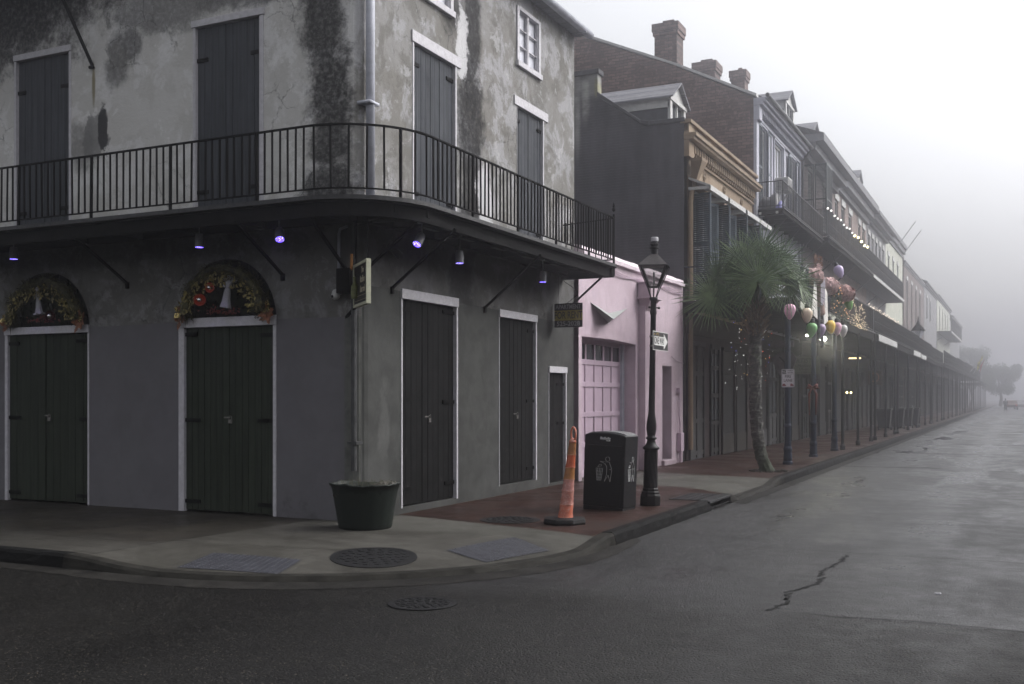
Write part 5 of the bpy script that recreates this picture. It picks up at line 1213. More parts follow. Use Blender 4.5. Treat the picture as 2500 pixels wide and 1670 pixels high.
    m.prism([(x1-.10,z0+.03),(x1-.02,z0+.03),(x1-.02,z0+.065),(x1-.045,z0+.07),(x1-.06,z0+.09),(x1-.10,z0+.09)], y-.002, y-.0006, f2); m.bar((x0+.11,y-.0015,z0+.05),(x0+.17,y-.0015,z0+.095),.008,.001); m.bar((x0+.17,y-.0015,z0+.095),(x1-.10,y-.0015,z0+.08),.006,.001); m.build('tow_pictogram', red, t)
    # hanging shop signs in the shade of the gallery
    t = thing('hanging_sign', (-5.9, 33, 3.4), 'pale green art gallery sign hanging in the shade behind the second post', 'hanging sign'); pg = simple('pale_green_board', (.13,.145,.105), .5, .15, 7)
    m = MB(); m.box(-6.45,-5.48,33,33.03,2.42,2.98); m.build('board', pg, t); dk = simple('dark_green_lettering', (.03,.035,.025), .5)
    for w, z, s, sh in (('ARTIST\'S', 2.83, .19, .2), ('Market', 2.67, .13, .2), ('& Bazaar', 2.58, .08, .1), ('Fine Jewelry . Beads & Glass', 2.465, .055, 0)): text(None, w, s, 'lettering', dk, t, plane_matrix((-5.97,32.995,z),(1,0,0),(0,0,1)), .001, shear=sh)
    m = MB(); m.tube([(-6.4,33.01,2.98),(-6.4,33.01,4.1)],.01,5); m.tube([(-5.55,33.01,2.98),(-5.55,33.01,4.1)],.01,5); m.build('chain', M['iron'], t)
    t = thing('hanging_sign', (-6.1, 30, 3.4), 'dim shield shaped wooden sign behind the palm and the first blue post', 'hanging sign'); wd = simple('dim_wooden_sign', (.085,.07,.08), .6, .3, 8)
    m = MB(); m.prism([(-6.32,2.80),(-6.1,2.98),(-5.75,2.98),(-5.62,2.8),(-5.80,2.30),(-6.08,2.30)], 30, 30.04, lambda a,b,w:(a,w,b)); m.box(-6.34,-5.7,30,30.04,3.12,3.3); m.build('board', wd, t)
    m = MB(); m.tube([(-6.0,30.02,2.98),(-6.0,30.02,4.1)],.01,5); m.tube([(-6.1,30.0,2.85),(-5.95,29.99,2.7),(-5.93,29.99,2.4)],.02,5); m.tube([(-5.85,29.99,2.9),(-5.86,29.99,2.4)],.015,5); m.build('relief', M['iron'], t)
    # dome camera on the left face
    t = thing('security_camera', (-8.44, 11.9, 3.12), 'white dome security camera on the left wall beside the hanging restaurant sign', 'camera')
    m = MB(); m.sphere((-8.44,11.9,3.10), .062, 8); m.lathe([(.068,.0),(.07,.03),(.05,.06),(.02,.07)], (-8.44,11.93,3.12), 16); m.build('dome', M['white'], t, smooth=True)
    m = MB(); m.tube([(-8.44,11.975,3.16),(-8.44,11.975,3.95),(-8.42,11.975,4.02),(-8.3,11.975,4.05)], .02, 8); m.build('conduit', M['zinc'], t, smooth=True)
    m = MB(); m.sphere((-8.455,11.846,3.085), .02, 5); m.build('lens', M['dark'], t)
    t = thing('floodlight', (-7.9, 12.6, 3.9), 'small grey unlit floodlight high on the wall right of the corner', 'floodlight')
    m = MB(); m.tube([(-8.1,12.55,3.86),(-7.98,12.6,3.84)], .02, 8); m.tube([(-8.02,12.55,3.86),(-7.95,12.68,3.76),(-7.93,12.74,3.71)], [.03,.055,.06], 12); m.build('housing', M['zinc_dark'], t)
signs()
# ------------------------------------------------------------ palm
def palm():
    bx, by = -5.20, 24.3; t = thing('palm_tree', (bx, by, 0), 'fan palm with leaning mossy trunk growing out of the brick pavement', 'palm tree')
    base = Vector((bx, by, 0)); pts = []; rs = []; rr = random.Random(12)
    key = [(0,0),(.35,-.16),(.9,-.26),(1.6,-.30),(2.3,-.31),(3.1,-.30),(3.7,-.28)]
    def off(z): 
        for (a, va), (b, vb) in zip(key, key[1:]):
            if z <= b: return va+(vb-va)*(z-a)/(b-a)
        return key[-1][1]
    N = 22; H = 70; m = MB(); vs = []
    for k in range(H+1):
        z = 3.5*k/H; r = .140 if z > .3 else .140+.035*(1-z/.3)
        r *= 1 + .05*sin(z*23) + (.2 if z > 3.1 else 0)
        for a in range(N):
            th = 2*pi*a/N; q = r*(1+rr.uniform(-.10,.10)) ; vs.append((bx+off(z)*.9+q*cos(th), by+off(z)*.25+q*sin(th), z-.02))
    m.add(vs, [(k*N+a, k*N+(a+1)%N, (k+1)*N+(a+1)%N, (k+1)*N+a) for k in range(H) for a in range(N)])
    g = G('mossy_palm_bark'); x, y, z = g.pos(); nm = g.noise(7, 6, .7); rg = g.noise(1, 5, .7, v=g.vec(x*6, y*6, z*22)); c = g.mix((.022,.020,.018), (.13,.125,.11), g.ss(rg, .45, .66)); c = g.mix(c, (.016,.028,.007), g.ss(z + nm*1.2, 1.5, .7)*.75)
    c = g.mix(c, (.05,.075,.03), g.ss(nm, .52, .66)*g.ss(z, 1.9, 2.4)*.7); g.bump(rg, .9, .03); m.build('trunk', g.done(c, .85), t)
    crown = Vector((bx-.25, by-.07, 3.86))
    # old leaf bases crossing each other
    m = MB()
    for k in range(46):
        a = k*2.4; z = 3.05 + .75*k/46; o = Vector((bx+off(3.2)*.9, by+off(3.2)*.25, z)); d = Vector((cos(a), sin(a), 0)); L = rr.uniform(.22,.36)
        p0 = o + d*.10; p1 = o + d*(.13+L*.35) + Vector((0,0,L*.5)); p2 = o + d*(.15+L*.75)+Vector((0,0,L*.95)); s = d.cross(Vector((0,0,1)))
        for sg in (-1, 1): m.tube([p0 + s*sg*.05, p1 + s*sg*.02, p2 - s*sg*.03], [.022,.016,.007], 5)
    m.build('leaf_bases', simple('dry_brown_leaf_bases', (.12,.085,.06), .85, .5, 14, bump=.6), t)
    leafm = []
    for nm_, c in (('palm_leaf_green', (.034,.066,.024)), ('palm_leaf_dark', (.021,.043,.017)), ('palm_leaf_silvery', (.085,.125,.055))):
        g = G(nm_); n = g.noise(5, 4); cc = g.mix(tuple(a*.7 for a in c), tuple(a*1.35 for a in c), g.ss(n, .35, .65)); leafm.append(g.done(cc, .5, spec=.2))
    stem = simple('palm_stem_green', (.06,.085,.03), .5, .3, 9); dry = simple('dry_palm_leaf', (.26,.25,.19), .8, .4, 14)
    # (hub direction in x, y, z from the crown base, blade radius, facing tilt)
    hubs = []
    for i in range(17):
        a = i*2.399+.4; el = radians(80 - 58*(i/16)**.9); hubs.append((Vector((cos(a)*cos(el), sin(a)*cos(el), sin(el))), .85 + .3*(i/16), .92 if i > 2 else .8))
    cr = Vector((cos(radians(25.8)), sin(radians(25.8)), 0))   # leaves spread along the street front
    for sx, up, L in ((-1, .62, 1.2), (-1, .22, 1.15), (-.75, .45, .8), (-.45, 1.05, 1.1), (.5, .95, 1.1), (.85, .60, .85), (.05, 1.25, 1.15), (-.05, .75, .9)): hubs.append(((cr*sx + Vector((.12, -.28, up))).normalized(), L, .95))
    hubs = [h for h in hubs if not (h[0].dot(cr) > .25 and h[0].z < .42)]
    front = Vector((.35, -.94, 0))
    for i, (d, L, R) in enumerate(hubs):
        hub = crown + d*L + Vector((0, 0, -.10*L*(1-d.z))); mid = crown + d*L*.5 + Vector((0,0,.04))
        m = MB(); m.tube([crown + Vector((0,0,-.1)), mid, hub], [.024,.015,.011], 6); st = m.build('leaf_stalk', stem, t)
        rad_ = Vector((d.x, d.y, 0)); rad_ = rad_.normalized() if rad_.length > .1 else front
        nrm = (rad_*(.9 if i < 17 else .2) + front*(.15 if i < 17 else .9) + Vector((rr.uniform(-.3,.3), rr.uniform(-.3,.3), .45))).normalized()
        ax = (d - nrm*d.dot(nrm)); ax = ax.normalized() if ax.length > .15 else Vector((0,0,1)); side = nrm.cross(ax).normalized()
        m = MB(); nb = 50
        for b in range(nb):
            th = radians(-158 + 316*b/(nb-1)) + rr.uniform(-.02,.02); dirv = ax*cos(th) + side*sin(th); Rb = R*rr.uniform(.84, 1.06)*(1 - .12*abs(th)/2.7); w = .017
            perp = (side*cos(th) - ax*sin(th)); droop = rr.uniform(.04, .22); cup = nrm*rr.uniform(-.06,.16)
            pv = []; S_ = 6
            for k in range(S_+1):
                f = k/S_; p = hub + dirv*Rb*f + cup*f*f + Vector((0,0,-1))*droop*Rb*(f**2.4); ww = min(w, w*(1 - f)**.55 + .0012 if f > .35 else w*(.25 + 2.1*f))
                if k == S_: ww = .001
                pv += [tuple(p - perp*ww), tuple(p + nrm*ww*.55), tuple(p + perp*ww)]
            m.add(pv, [(3*k+e, 3*k+e+1, 3*k+3+e+1, 3*k+3+e) for k in range(S_) for e in (0, 1)])
        m.build('leaf', leafm[i % 3] if i < 12 else leafm[i % 2 * 2], t)
    for (dx, dz, w) in ((.28, 1.0, .10), (.05, .75, .08), (.35, .55, .12), (.10, .35, .09)):
        m = MB(); c = crown + Vector((dx+.1, -.15, dz)); 
        for k in range(7):
            a = -.6+1.2*k/6; m.add([tuple(c), tuple(c+Vector((sin(a)*.06*3,-.03,-.35-.05*rr.random()))), tuple(c+Vector((sin(a+.18)*.06*3,.02,-.33)))], [(0,1,2)])
        m.build('withered_leaf', dry, t)
    m = MB(); 
    for i in range(260): a, r = rr.uniform(0, 6.28), .45*sqrt(rr.random()); m.box(bx+r*cos(a)-.012, bx+r*cos(a)+.012, by+r*sin(a)-.015, by+r*sin(a)+.01, .0, rr.uniform(.006,.03))
    tag(m.build('soil', simple('tree_pit_soil', (.025,.024,.018), .9, .5, 20)), None, None, kind='stuff')
palm()

# ------------------------------------------------------------ gallery decorations
def eggs():
    cols = {'pink': (.75,.44,.57), 'peach': (.80,.66,.52), 'green': (.22,.45,.19), 'mauve': (.40,.31,.46), 'yellow': (.85,.57,.11), 'white': (.60,.58,.58), 'purple': (.44,.36,.56), 'bright green': (.16,.34,.10)}
    mats = {k: simple(k.replace(' ', '_')+'_egg_paint', v, .38, .06, 5, bump=.05) for k, v in cols.items()}
    sock = simple('black_socket', (.012,.012,.014), .5)
    spec = [('pink',(-5.22,26.95,3.87),0,'pink egg shaped bulb, the first, hanging at the near gallery corner'), ('peach',(-4.98,28.0,3.84),0,'peach egg shaped bulb hanging right of the first pink one'), ('green',(-4.98,28.8,3.50),.1,'dull green egg shaped bulb hanging lowest beside the lit white lamp'),
            ('mauve',(-4.98,30.1,3.56),.05,'mauve egg shaped bulb between the green and the yellow ones'), ('yellow',(-4.98,31.6,3.75),-.12,'yellow egg shaped bulb under the gallery edge'), ('pink',(-4.98,32.9,3.78),-.05,'pink egg shaped bulb between the yellow and the white ones'),
            ('white',(-4.98,34.1,3.78),-.05,'white egg shaped bulb, the last of the hanging row'), ('purple',(-5.0,33.0,5.50),-.35,'purple egg shaped bulb tied high above the gallery railing'), ('bright green',(-4.95,34.7,4.66),-.3,'bright green egg shaped bulb tied at the railing below the purple one')]
    for k, p, tilt, lab in spec:
        t = thing('egg_bulb', (p[0], p[1], p[2]+.25), lab, 'egg bulb', 'giant egg shaped bulbs on the gallery'); t.rotation_euler = (0, tilt, 0)
        prof = []
        for i in range(17):
            a = pi*i/16; z = -cos(a)*.19; r = .128*sin(a)*(1 + .22*(-cos(a))*1.0*-1*-1); prof.append((max(r*(1+.18*(z/.19)), .001)*1.08, z*1.08-.25))
        m = MB(); m.lathe(prof, n=24); m.build('bulb', mats[k], t, local=True, smooth=True)
        m = MB(); m.lathe([(.05,-.08),(.062,-.06),(.062,.0),(.05,.02),(.05,.05),(.03,.07)], n=14); m.tube([(0,0,.05),(0,0,.3)], .012, 6); m.build('socket', sock, t, local=True)
eggs()
def decorations():
    cloth = [simple('pink_ruffled_cloth', (.62,.44,.43), .9, .35, 12, bump=1), simple('cream_draped_cloth', (.50,.45,.40), .85, .15, 8), simple('salmon_ruffled_cloth', (.46,.29,.27), .9, .4, 14, bump=1), simple('striped_grey_cloth', (.10,.10,.11), .8, .6, 20)]
    def pompom(p, r, mat, lab, sc=(1,1,.85)):
        rr = random.Random(int(p[1]*100)); m = MB()
        for i in range(320):
            d = Vector((rr.gauss(0,1), rr.gauss(0,1), rr.gauss(0,1))).normalized(); c = Vector(p) + Vector((d.x*r*sc[0], d.y*r*sc[1], d.z*r*sc[2]))*rr.uniform(.75,1)
            a = d.orthogonal().normalized()*r*.20; b = d.cross(a).normalized()*r*.2*rr.uniform(.5,1); e = d*r*.12
            m.add([tuple(c-a-b), tuple(c+a-b+e), tuple(c+a+b), tuple(c-a+b+e)], [(0,1,2,3)])
        m.sphere(p, r*.8, 8, sc); t = m.build('cloth_puff', mat); tag(t, lab, 'decoration', 'cloth puffs on the gallery railing')
    pompom((-5.05,29.4,5.0), .27, cloth[0], 'large pink ruffled cloth puff right of the palm leaves')
    pompom((-5.02,31.6,4.95), .30, cloth[0], 'pink and pale green ruffled cloth puff in the middle of the railing')
    pompom((-5.02,34.6,5.0), .34, cloth[2], 'salmon ruffled cloth puff above the bright green bulb')
    # tall robed figure
    t = thing('costumed_figure', (-5.05, 29.9, 4.2), 'tall rag figure in pink robe with white wings on the gallery corner', 'decoration figure')
    m = MB(); m.lathe([(.17,0),(.20,.05),(.16,.4),(.13,.8),(.15,1.0),(.10,1.15),(.05,1.22)], (-5.05,30.1,4.0), 14); m.build('robe', simple('dusty_pink_robe', (.36,.24,.21), .85, .3, 9, bump=.8), t, smooth=True)
    m = MB(); m.sphere((-5.05,30.1,5.32), .11, 8, (1,1,1.15)); m.build('head', cloth[0], t, smooth=True)
    m = MB()
    for i in range(120):
        a, z = random.uniform(0,6.28), random.uniform(0,.35); p = Vector((-5.05+.1*cos(a), 30.1+.1*sin(a), 5.3+z)); m.tube([p, p+Vector((random.uniform(-.06,.06), random.uniform(-.06,.06), random.uniform(-.05,.1)))], .008, 4)
    m.build('headdress', simple('rusty_tinsel_hair', (.22,.12,.08), .7, .5, 20), t)
    T = .01; wm = simple('soft_white_panel', (.55,.53,.50), .8, .15, 5)
    for pts in ([(-5.0,28.75,3.95),(-4.98,29.55,3.85),(-4.98,29.35,4.9),(-5.0,29.15,4.85)], [(-4.98,30.6,3.75),(-4.96,31.15,3.9),(-4.96,31.05,4.7),(-4.98,30.55,4.9)]):
        m = MB(); m.add([(x, y, z) for x, y, z in pts]+[(x+T, y, z) for x, y, z in pts], [(0,1,2,3),(7,6,5,4),(0,4,5,1),(1,5,6,2),(2,6,7,3),(3,7,4,0)]); m.build('wing', wm, t)
    m = MB(); 
    for y in (29.6, 29.75, 29.9, 30.05, 30.2): m.box(-4.90,-4.89,y,y+.09,4.25,5.05)
    m.build('fringe', simple('grey_lilac_fringe', (.30,.28,.33), .8, .4, 30), t)
    m = MB(); m.tube([(-4.98,29.75,3.3),(-4.98,29.75,4.2)], .05, 8); m.tube([(-4.98,30.35,3.1),(-4.98,30.3,4.2)], .05, 8); m.build('leg', cloth[3], t)
    # garland tree with small lights
    rr = random.Random(3); t = thing('garland_tree', (-5.0, 33, 4.2), 'small green tinsel tree with orange sparks behind the hanging bulbs', 'garland')
    m = MB()
    for i in range(700):
        z = rr.random(); r = .42*(1-z)+.05; a = rr.uniform(0,6.28); p = Vector((-5.0+r*cos(a)*.6, 33.1+r*sin(a)*1.6, 4.0+z*1.15)); m.tube([p, p+Vector((rr.uniform(-.07,.07), rr.uniform(-.07,.07), rr.uniform(-.07,.07)))], .006, 3, cap=False)
    m.build('tinsel', simple('green_tinsel', (.045,.08,.04), .7, .5, 20), t)
    m = MB()
    for i in range(40): z = rr.random(); r = .42*(1-z)+.08; a = rr.uniform(0,6.28); m.sphere((-5.0+r*cos(a)*.6+.05, 33.1+r*sin(a)*1.6, 4.0+z*1.1), .013, 3)
    m.build('light_bulbs', emission('orange_sparks', (.9,.45,.2), 1.2), t)
    # warm fairy lights net
    t = thing('fairy_lights', (-5.0, 38.5, 4.4), 'tangle of warm white fairy lights draped over the railing past the bulbs', 'fairy lights')
    m = MB(); w = MB(); last = None
    for i in range(240):
        if i < 150: p = Vector((-5.08+rr.uniform(-.05,.08), 38.6+rr.gauss(0,.9), 4.15+abs(rr.gauss(0,.20))))
        else: k = i-150; y = 36+4.2*(k/90); p = Vector((-5.05+rr.uniform(-.03,.03), y+rr.uniform(-.15,.15), 4.35+.6*abs(sin(k*.07))+rr.uniform(-.08,.08)))
        m.sphere(p, .011, 3); 
        if last is not None and (p-last).length < 1.6: w.tube([last, p], .003, 3, cap=False)
        last = p
    m.build('light_bulbs', emission('warm_fairy_light', (1,.80,.55), .9), t); w.build('wire', M['iron'], t)
    t = thing('fairy_lights', (-5.0, 44, 5.2), 'line of tiny lights wound along the top rail of the lower gallery', 'fairy lights'); m = MB(); w = MB(); last = None
    for i in range(110): p = Vector((-5.1+rr.uniform(-.03,.03), 41.5+i*.1, 5.2+rr.uniform(-.05,.06))); m.sphere(p, .014, 3); w.tube([last, p], .003, 3, cap=False) if last is not None else None; last = p
    m.build('light_bulbs', emission('dim_fairy_light', (1,.85,.7), .8), t); w.build('wire', M['iron'], t)
    # coloured strings hanging in the shade behind the palm
    cols = [('white', (1,1,1)), ('blue', (.25,.25,1)), ('red', (1,.15,.08)), ('amber', (1,.6,.2))]; em = [emission(n+'_fairy_light', c, 1.8) for n, c in cols]
    names = ['leftmost, beside the pink wall', 'second from the pink wall', 'middle one of the five', 'fourth from the pink wall', 'rightmost, beside the palm trunk']
    for s in range(5):
        y0 = 27.9 + s*1.15; t = thing('light_string', (-6.9, y0, 3.9), 'string of tiny coloured lights hanging under the gallery, ' + names[s], 'fairy lights', 'coloured light strings under the gallery')
        w = MB(); last = Vector((-6.9, y0, 4.0)); ms = [MB() for _ in em]
        for k in range(15):
            p = Vector((-6.9+rr.gauss(0,.12), y0+rr.gauss(0,.30), 3.75-1.9*k/15+rr.gauss(0,.05))); ms[rr.choice([0,0,0,0,0,0,1,2,3,3])].sphere(p, .008 if rr.random() < .75 else .011, 3); w.tube([last, p], .003, 3, cap=False); last = p
        big = MB(); mi = []
        for k, q in enumerate(ms):
            o = len(big.v); big.v += q.v; big.f += [tuple(i+o for i in f) for f in q.f]; big.mi += [k]*len(q.f)
        big.build('light_bulbs', em, t); w.build('wire', M['iron'], t)
    # string of bulbs on the upper gallery
    t = thing('bulb_string', (-6.9, 50, 9.1), 'string of pale and yellow bulbs along the upper gallery railing', 'bulb string'); m = MB(); m2 = MB(); w = MB(); last = None
    for i in range(14):
        y = 43.0+i*.85 if i < 9 else 50.6+(i-9)*1.15; p = Vector((-6.84, y, 9.22+.05*sin(i*2))); (m if i < 9 else m2).sphere(p, .045 if i < 9 else .06, 5)
        if last is not None: w.tube([last+Vector((0,0,.05)), (last+p)/2+Vector((0,0,0)), p+Vector((0,0,.05))], .006, 4)
        last = p
    m.build('pale_bulb', emission('pale_bulb_glass', (.95,.92,.88), .95), t); m2.build('lit_bulb', emission('warm_yellow_bulb', (1,.88,.45), 3.5), t); w.build('wire', M['iron'], t)
    # lamps lit below the gallery
    for nm, p, r, es, lab, en in (('gallery_lamp', (-5.7,34.9,3.60), .115, 14, 'bright round lamp glowing under the gallery below the yellow bulb', 25), ('gallery_lamp', (-5.4,30.4,3.46), .05, 5, 'small oval white lamp below the dull green bulb', 3)):
        t = thing(nm, (p[0],p[1],4.0), lab, 'lamp', 'lit lamps under the gallery'); m = MB(); m.sphere(p, r, 8, (1,1,.7)); m.build('lamp_glass', emission('lamp_glow_%d' % es, (1,1,.82), es), t, smooth=True)
        m = MB(); m.tube([(p[0],p[1],4.0),(p[0],p[1],p[2]+r*.6)], .015, 6); m.build('stem', M['iron'], t)
        li = bpy.data.lights.new('lamp', 'POINT'); li.energy = en; li.color = (1,.98,.78); li.shadow_soft_size = .1; lo = bpy.data.objects.new('lamp_light', li); COL.objects.link(lo); lo.parent = t; lo.location = Vector((p[0]+.0,p[1]-.0,p[2]-.14)) - t.location
    # red bow on second post
    t = thing('ribbon_bow', (-5.3, 30.7, 1.95), 'limp red ribbon bow tied round the second blue gallery post', 'bow'); rd = simple('dull_red_ribbon', (.16,.035,.03), .6, .3, 12); m = MB()
    for sg in (-1, 1): m.tube([(-5.3+sg*.02,30.70,2.0),(-5.3+sg*.12,30.68,2.06),(-5.3+sg*.16,30.68,1.98),(-5.3+sg*.03,30.70,1.96)], [.03,.05,.05,.02], 6); m.tube([(-5.3+sg*.02,30.7,1.97),(-5.3+sg*.10,30.68,1.8),(-5.3+sg*.09,30.68,1.2)], [.02,.035,.02], 6)
    m.lathe([(.09,1.92),(.09,2.03)], (-5.3,30.8,0), 12); m.build('ribbon', rd, t, smooth=True)
decorations()

def fanlight_dressing():
    gold = simple('gold_green_tulle', (.040,.037,.012), .5, .9, 12, metal=.2, bump=1); bow = simple('shiny_gold_ribbon', (.52,.40,.16), .25, .4, 14, metal=.75); cop = simple('copper_leaves', (.17,.065,.03), .5, .5, 14); whi = simple('white_figurine_glaze', (.26,.255,.27), .5, .12, 14, bump=.5)
    red = simple('red_foil', (.05,.004,.004), .25, .3, 9, metal=.5); sil = simple('silver_bauble', (.7,.7,.68), .15, .3, 30, metal=.9); ber = simple('dark_red_berries', (.12,.012,.010), .35, .4, 20)
    rr = random.Random(6)
    for idx, (c, hw, which) in enumerate(((-14.175,.93,'far left'), (-10.445,.88,'second'))):
        t = thing('garland', (c, 11.9, 3.2), 'gold green tulle garland with copper bows arched over the %s green door' % which, 'garland', 'garlands over the green doors')
        path = [(c+hw*.80*cos(pi*a/30), 11.93, 2.93+.62*sin(pi*a/30)) for a in range(31)]
        m = MB()
        for a in range(30):
            p, q = Vector(path[a]), Vector(path[a+1]); R = .12+.05*sin(a*1.1+idx)
            for k in range(90):
                f = rr.random(); d = Vector((rr.gauss(0,1), rr.gauss(0,.6), rr.gauss(0,1))).normalized()*R*rr.uniform(.4,1.1); b = p.lerp(q, f); m.tube([b+d*.3, b+d, b+d+(q-p)*.9+Vector((0,0,rr.uniform(-.04,.02)))], [.0035,.005,.002], 3, cap=False)
        m.tube(path, [.07+.03*abs(sin(i*.6)) for i in range(31)], 8); m.build('tulle', gold, t)
        m = MB()
        for k in range(900):   # dark sprays filling the arch
            u = rr.uniform(-1,1)*hw*.86; h = .62*sqrt(max(0,1-(u/hw)**2)); p = Vector((c+u, 11.99+rr.uniform(0,.08), 2.88+h*rr.random()**.6)); q = Vector((rr.uniform(-.1,.1), rr.uniform(-.03,.03), rr.uniform(-.08,.08)))
            e = q.cross(Vector((0,1,0)))*.18; m.add([tuple(p), tuple(p+q*.5+e), tuple(p+q), tuple(p+q*.5-e)], [(0,1,2,3)])
        o = m.build('sprays', simple('dark_green_sprays', (.012,.016,.007), .7, .6, 12), t)
        m = MB()
        for k in range(260):
            a_ = rr.uniform(.05, pi-.05); q_ = rr.uniform(.62,.9); p = Vector((c+hw*q_*cos(a_), 11.84+rr.uniform(-.02,.03), 2.9+.66*q_*sin(a_))); q = Vector((rr.uniform(-.07,.07), -.02, rr.uniform(-.07,.07))); e = q.cross(Vector((0,1,0)))*.25
            m.add([tuple(p), tuple(p+q*.5+e), tuple(p+q), tuple(p+q*.5-e)], [(0,1,2,3)])
        m.build('gold_sprays', M.setdefault('gsp', simple('olive_gold_sprays', (.16,.13,.04), .4, .6, 14, metal=.3)), t)
        for s in (-1, 1):
            b = Vector((c+s*hw*.90, 11.93, 2.98)); m = MB()
            for k in range(6):
                a = k*1.05+rr.random(); L = rr.uniform(.08,.14); d = Vector((cos(a), -.5, sin(a)))*L; e = Vector((-sin(a), 0, cos(a)))*L*.38
                m.add([tuple(b), tuple(b+d*.6+e), tuple(b+d), tuple(b+d*.6-e)], [(0,1,2,3)])
            m.build('bow', bow, t); m = MB()
            for k in range(26):
                a = rr.uniform(0,6.28); L = rr.uniform(.06,.16); o = b + Vector((rr.uniform(-.05,.05), 0, -.07+rr.uniform(-.08,.05))); d = Vector((cos(a),-.4,sin(a)))*L; e = Vector((-sin(a),.1,cos(a)))*L*.25
                m.add([tuple(o), tuple(o+d*.5+e), tuple(o+d), tuple(o+d*.5-e)], [(0,1,2,3)])
            m.build('copper_leaves', cop, t)
        m = MB(); o = Vector((c+.02, 11.9, 2.93))
        for k in range(70): m.sphere(o+Vector((rr.gauss(0,.16), rr.uniform(-.04,.04), abs(rr.gauss(0,.06))-.02)), .013, 3)
        tag(m.build('berry_cluster', ber), 'cluster of dark red berries on the ledge over the %s green door' % which, 'berries', 'berry clusters over the green doors')
    def figurine(c, H, lean, wings, lab, yaw=0):
        t = thing('figurine', c, lab, 'figurine'); L = dict(parent=t, local=True); m = MB()
        N = 24; vs = []; prof = [(.24,0),(.235,.04),(.21,.10),(.17,.25),(.15,.42),(.11,.58),(.10,.64),(.115,.72),(.10,.78),(.05,.82)]
        for r, z in prof:
            for k in range(N): a = 2*pi*k/N; q = r*H*.75*(1+.10*sin(a*7)*(1-z)); vs.append((q*cos(a), q*.6*sin(a), z*H))
        m.add(vs, [(i*N+k, i*N+(k+1)%N, (i+1)*N+(k+1)%N, (i+1)*N+k) for i in range(len(prof)-1) for k in range(N)] + [tuple(range(N))[::-1]]); m.build('robe', whi, smooth=True, **L)
        m = MB(); m.sphere((0,-.01,.885*H), .062*H, 8, (1,1,1.25)); m.sphere((0,.004*H,.905*H), .07*H, 8, (1,.9,1.1)); m.tube([(0,0,.8*H),(0,0,.86*H)], .03*H, 8); m.build('head', whi, smooth=True, **L)
        for s in (-1, 1): m = MB(); m.tube([(s*.09*H,0,.75*H),(s*.125*H,-.03*H,.62*H),(s*.05*H,-.09*H,.60*H)], [.035*H,.038*H,.022*H], 8); m.build('arm', whi, smooth=True, **L)
        if wings:
            for s in (-1, 1):
                m = MB(); 
                for k in range(7): a = radians(20+k*9); R = (.30+.02*k)*H; m.bar((s*.04*H,.05*H,.76*H), (s*R*cos(a)*.9,.06*H,.70*H+R*sin(a)*.85), .035*H, .012*H)
                m.build('wing', whi, **L)
        else: m = MB(); m.box(-.28*H*.8,.28*H*.8,-.09*H,.09*H,-.03*H,.03*H); m.lathe([(.075*H,0),(.085*H,.10*H),(.05*H,.2*H),(.01*H,.23*H)], (0,0,.82*H), 12); m.build('base', whi, **L)
        t.rotation_euler = (0, lean, yaw)
    figurine((-10.36,11.88,3.0), .50, -.12, True, 'white winged angel figurine leaning in the arch over the second green door', yaw=0); bpy.data.objects['figurine'].rotation_euler = (0, .16, 0)
    figurine((-14.22,11.9,3.05), .42, -.1, False, 'white hooded robed figurine in the arch over the far left green door')
    for c, r, yaw, glow, lab in (((-10.62,11.86,3.30),.07,.2,True,'red foil dish with silver bauble beside the angel figurine'), ((-10.82,11.86,3.13),.085,.6,True,'glowing red foil dish with silver bauble left of the angel figurine'), ((-13.92,11.88,3.0),.09,.2,False,'dark red foil dish with silver bauble at the foot of the robed figurine')):
        t = thing('foil_dish', c, lab, 'ornament', 'foil dishes over the green doors'); L = dict(parent=t, local=True)
        m = MB(lambda x, y, z: (x, -z, y)); m.lathe([(.02,-.03),(r*.7,-.025),(r,.02),(r*1.05,.03),(r*1.0,.032)], n=20, cap=False); m.build('dish', red if not glow else M.setdefault('redglow', (lambda g: (g.bump(g.noise(9), .3, .01), g.done((.10,.008,.004), .3, emit=(1,.10,.03), es=.02))[1])(G('lit_red_foil'))), smooth=True, **L)
        m = MB(); m.sphere((0,-.04,0), r*.42, 8); m.build('bauble', sil, smooth=True, **L); t.rotation_euler = (0, yaw, yaw)
fanlight_dressing()

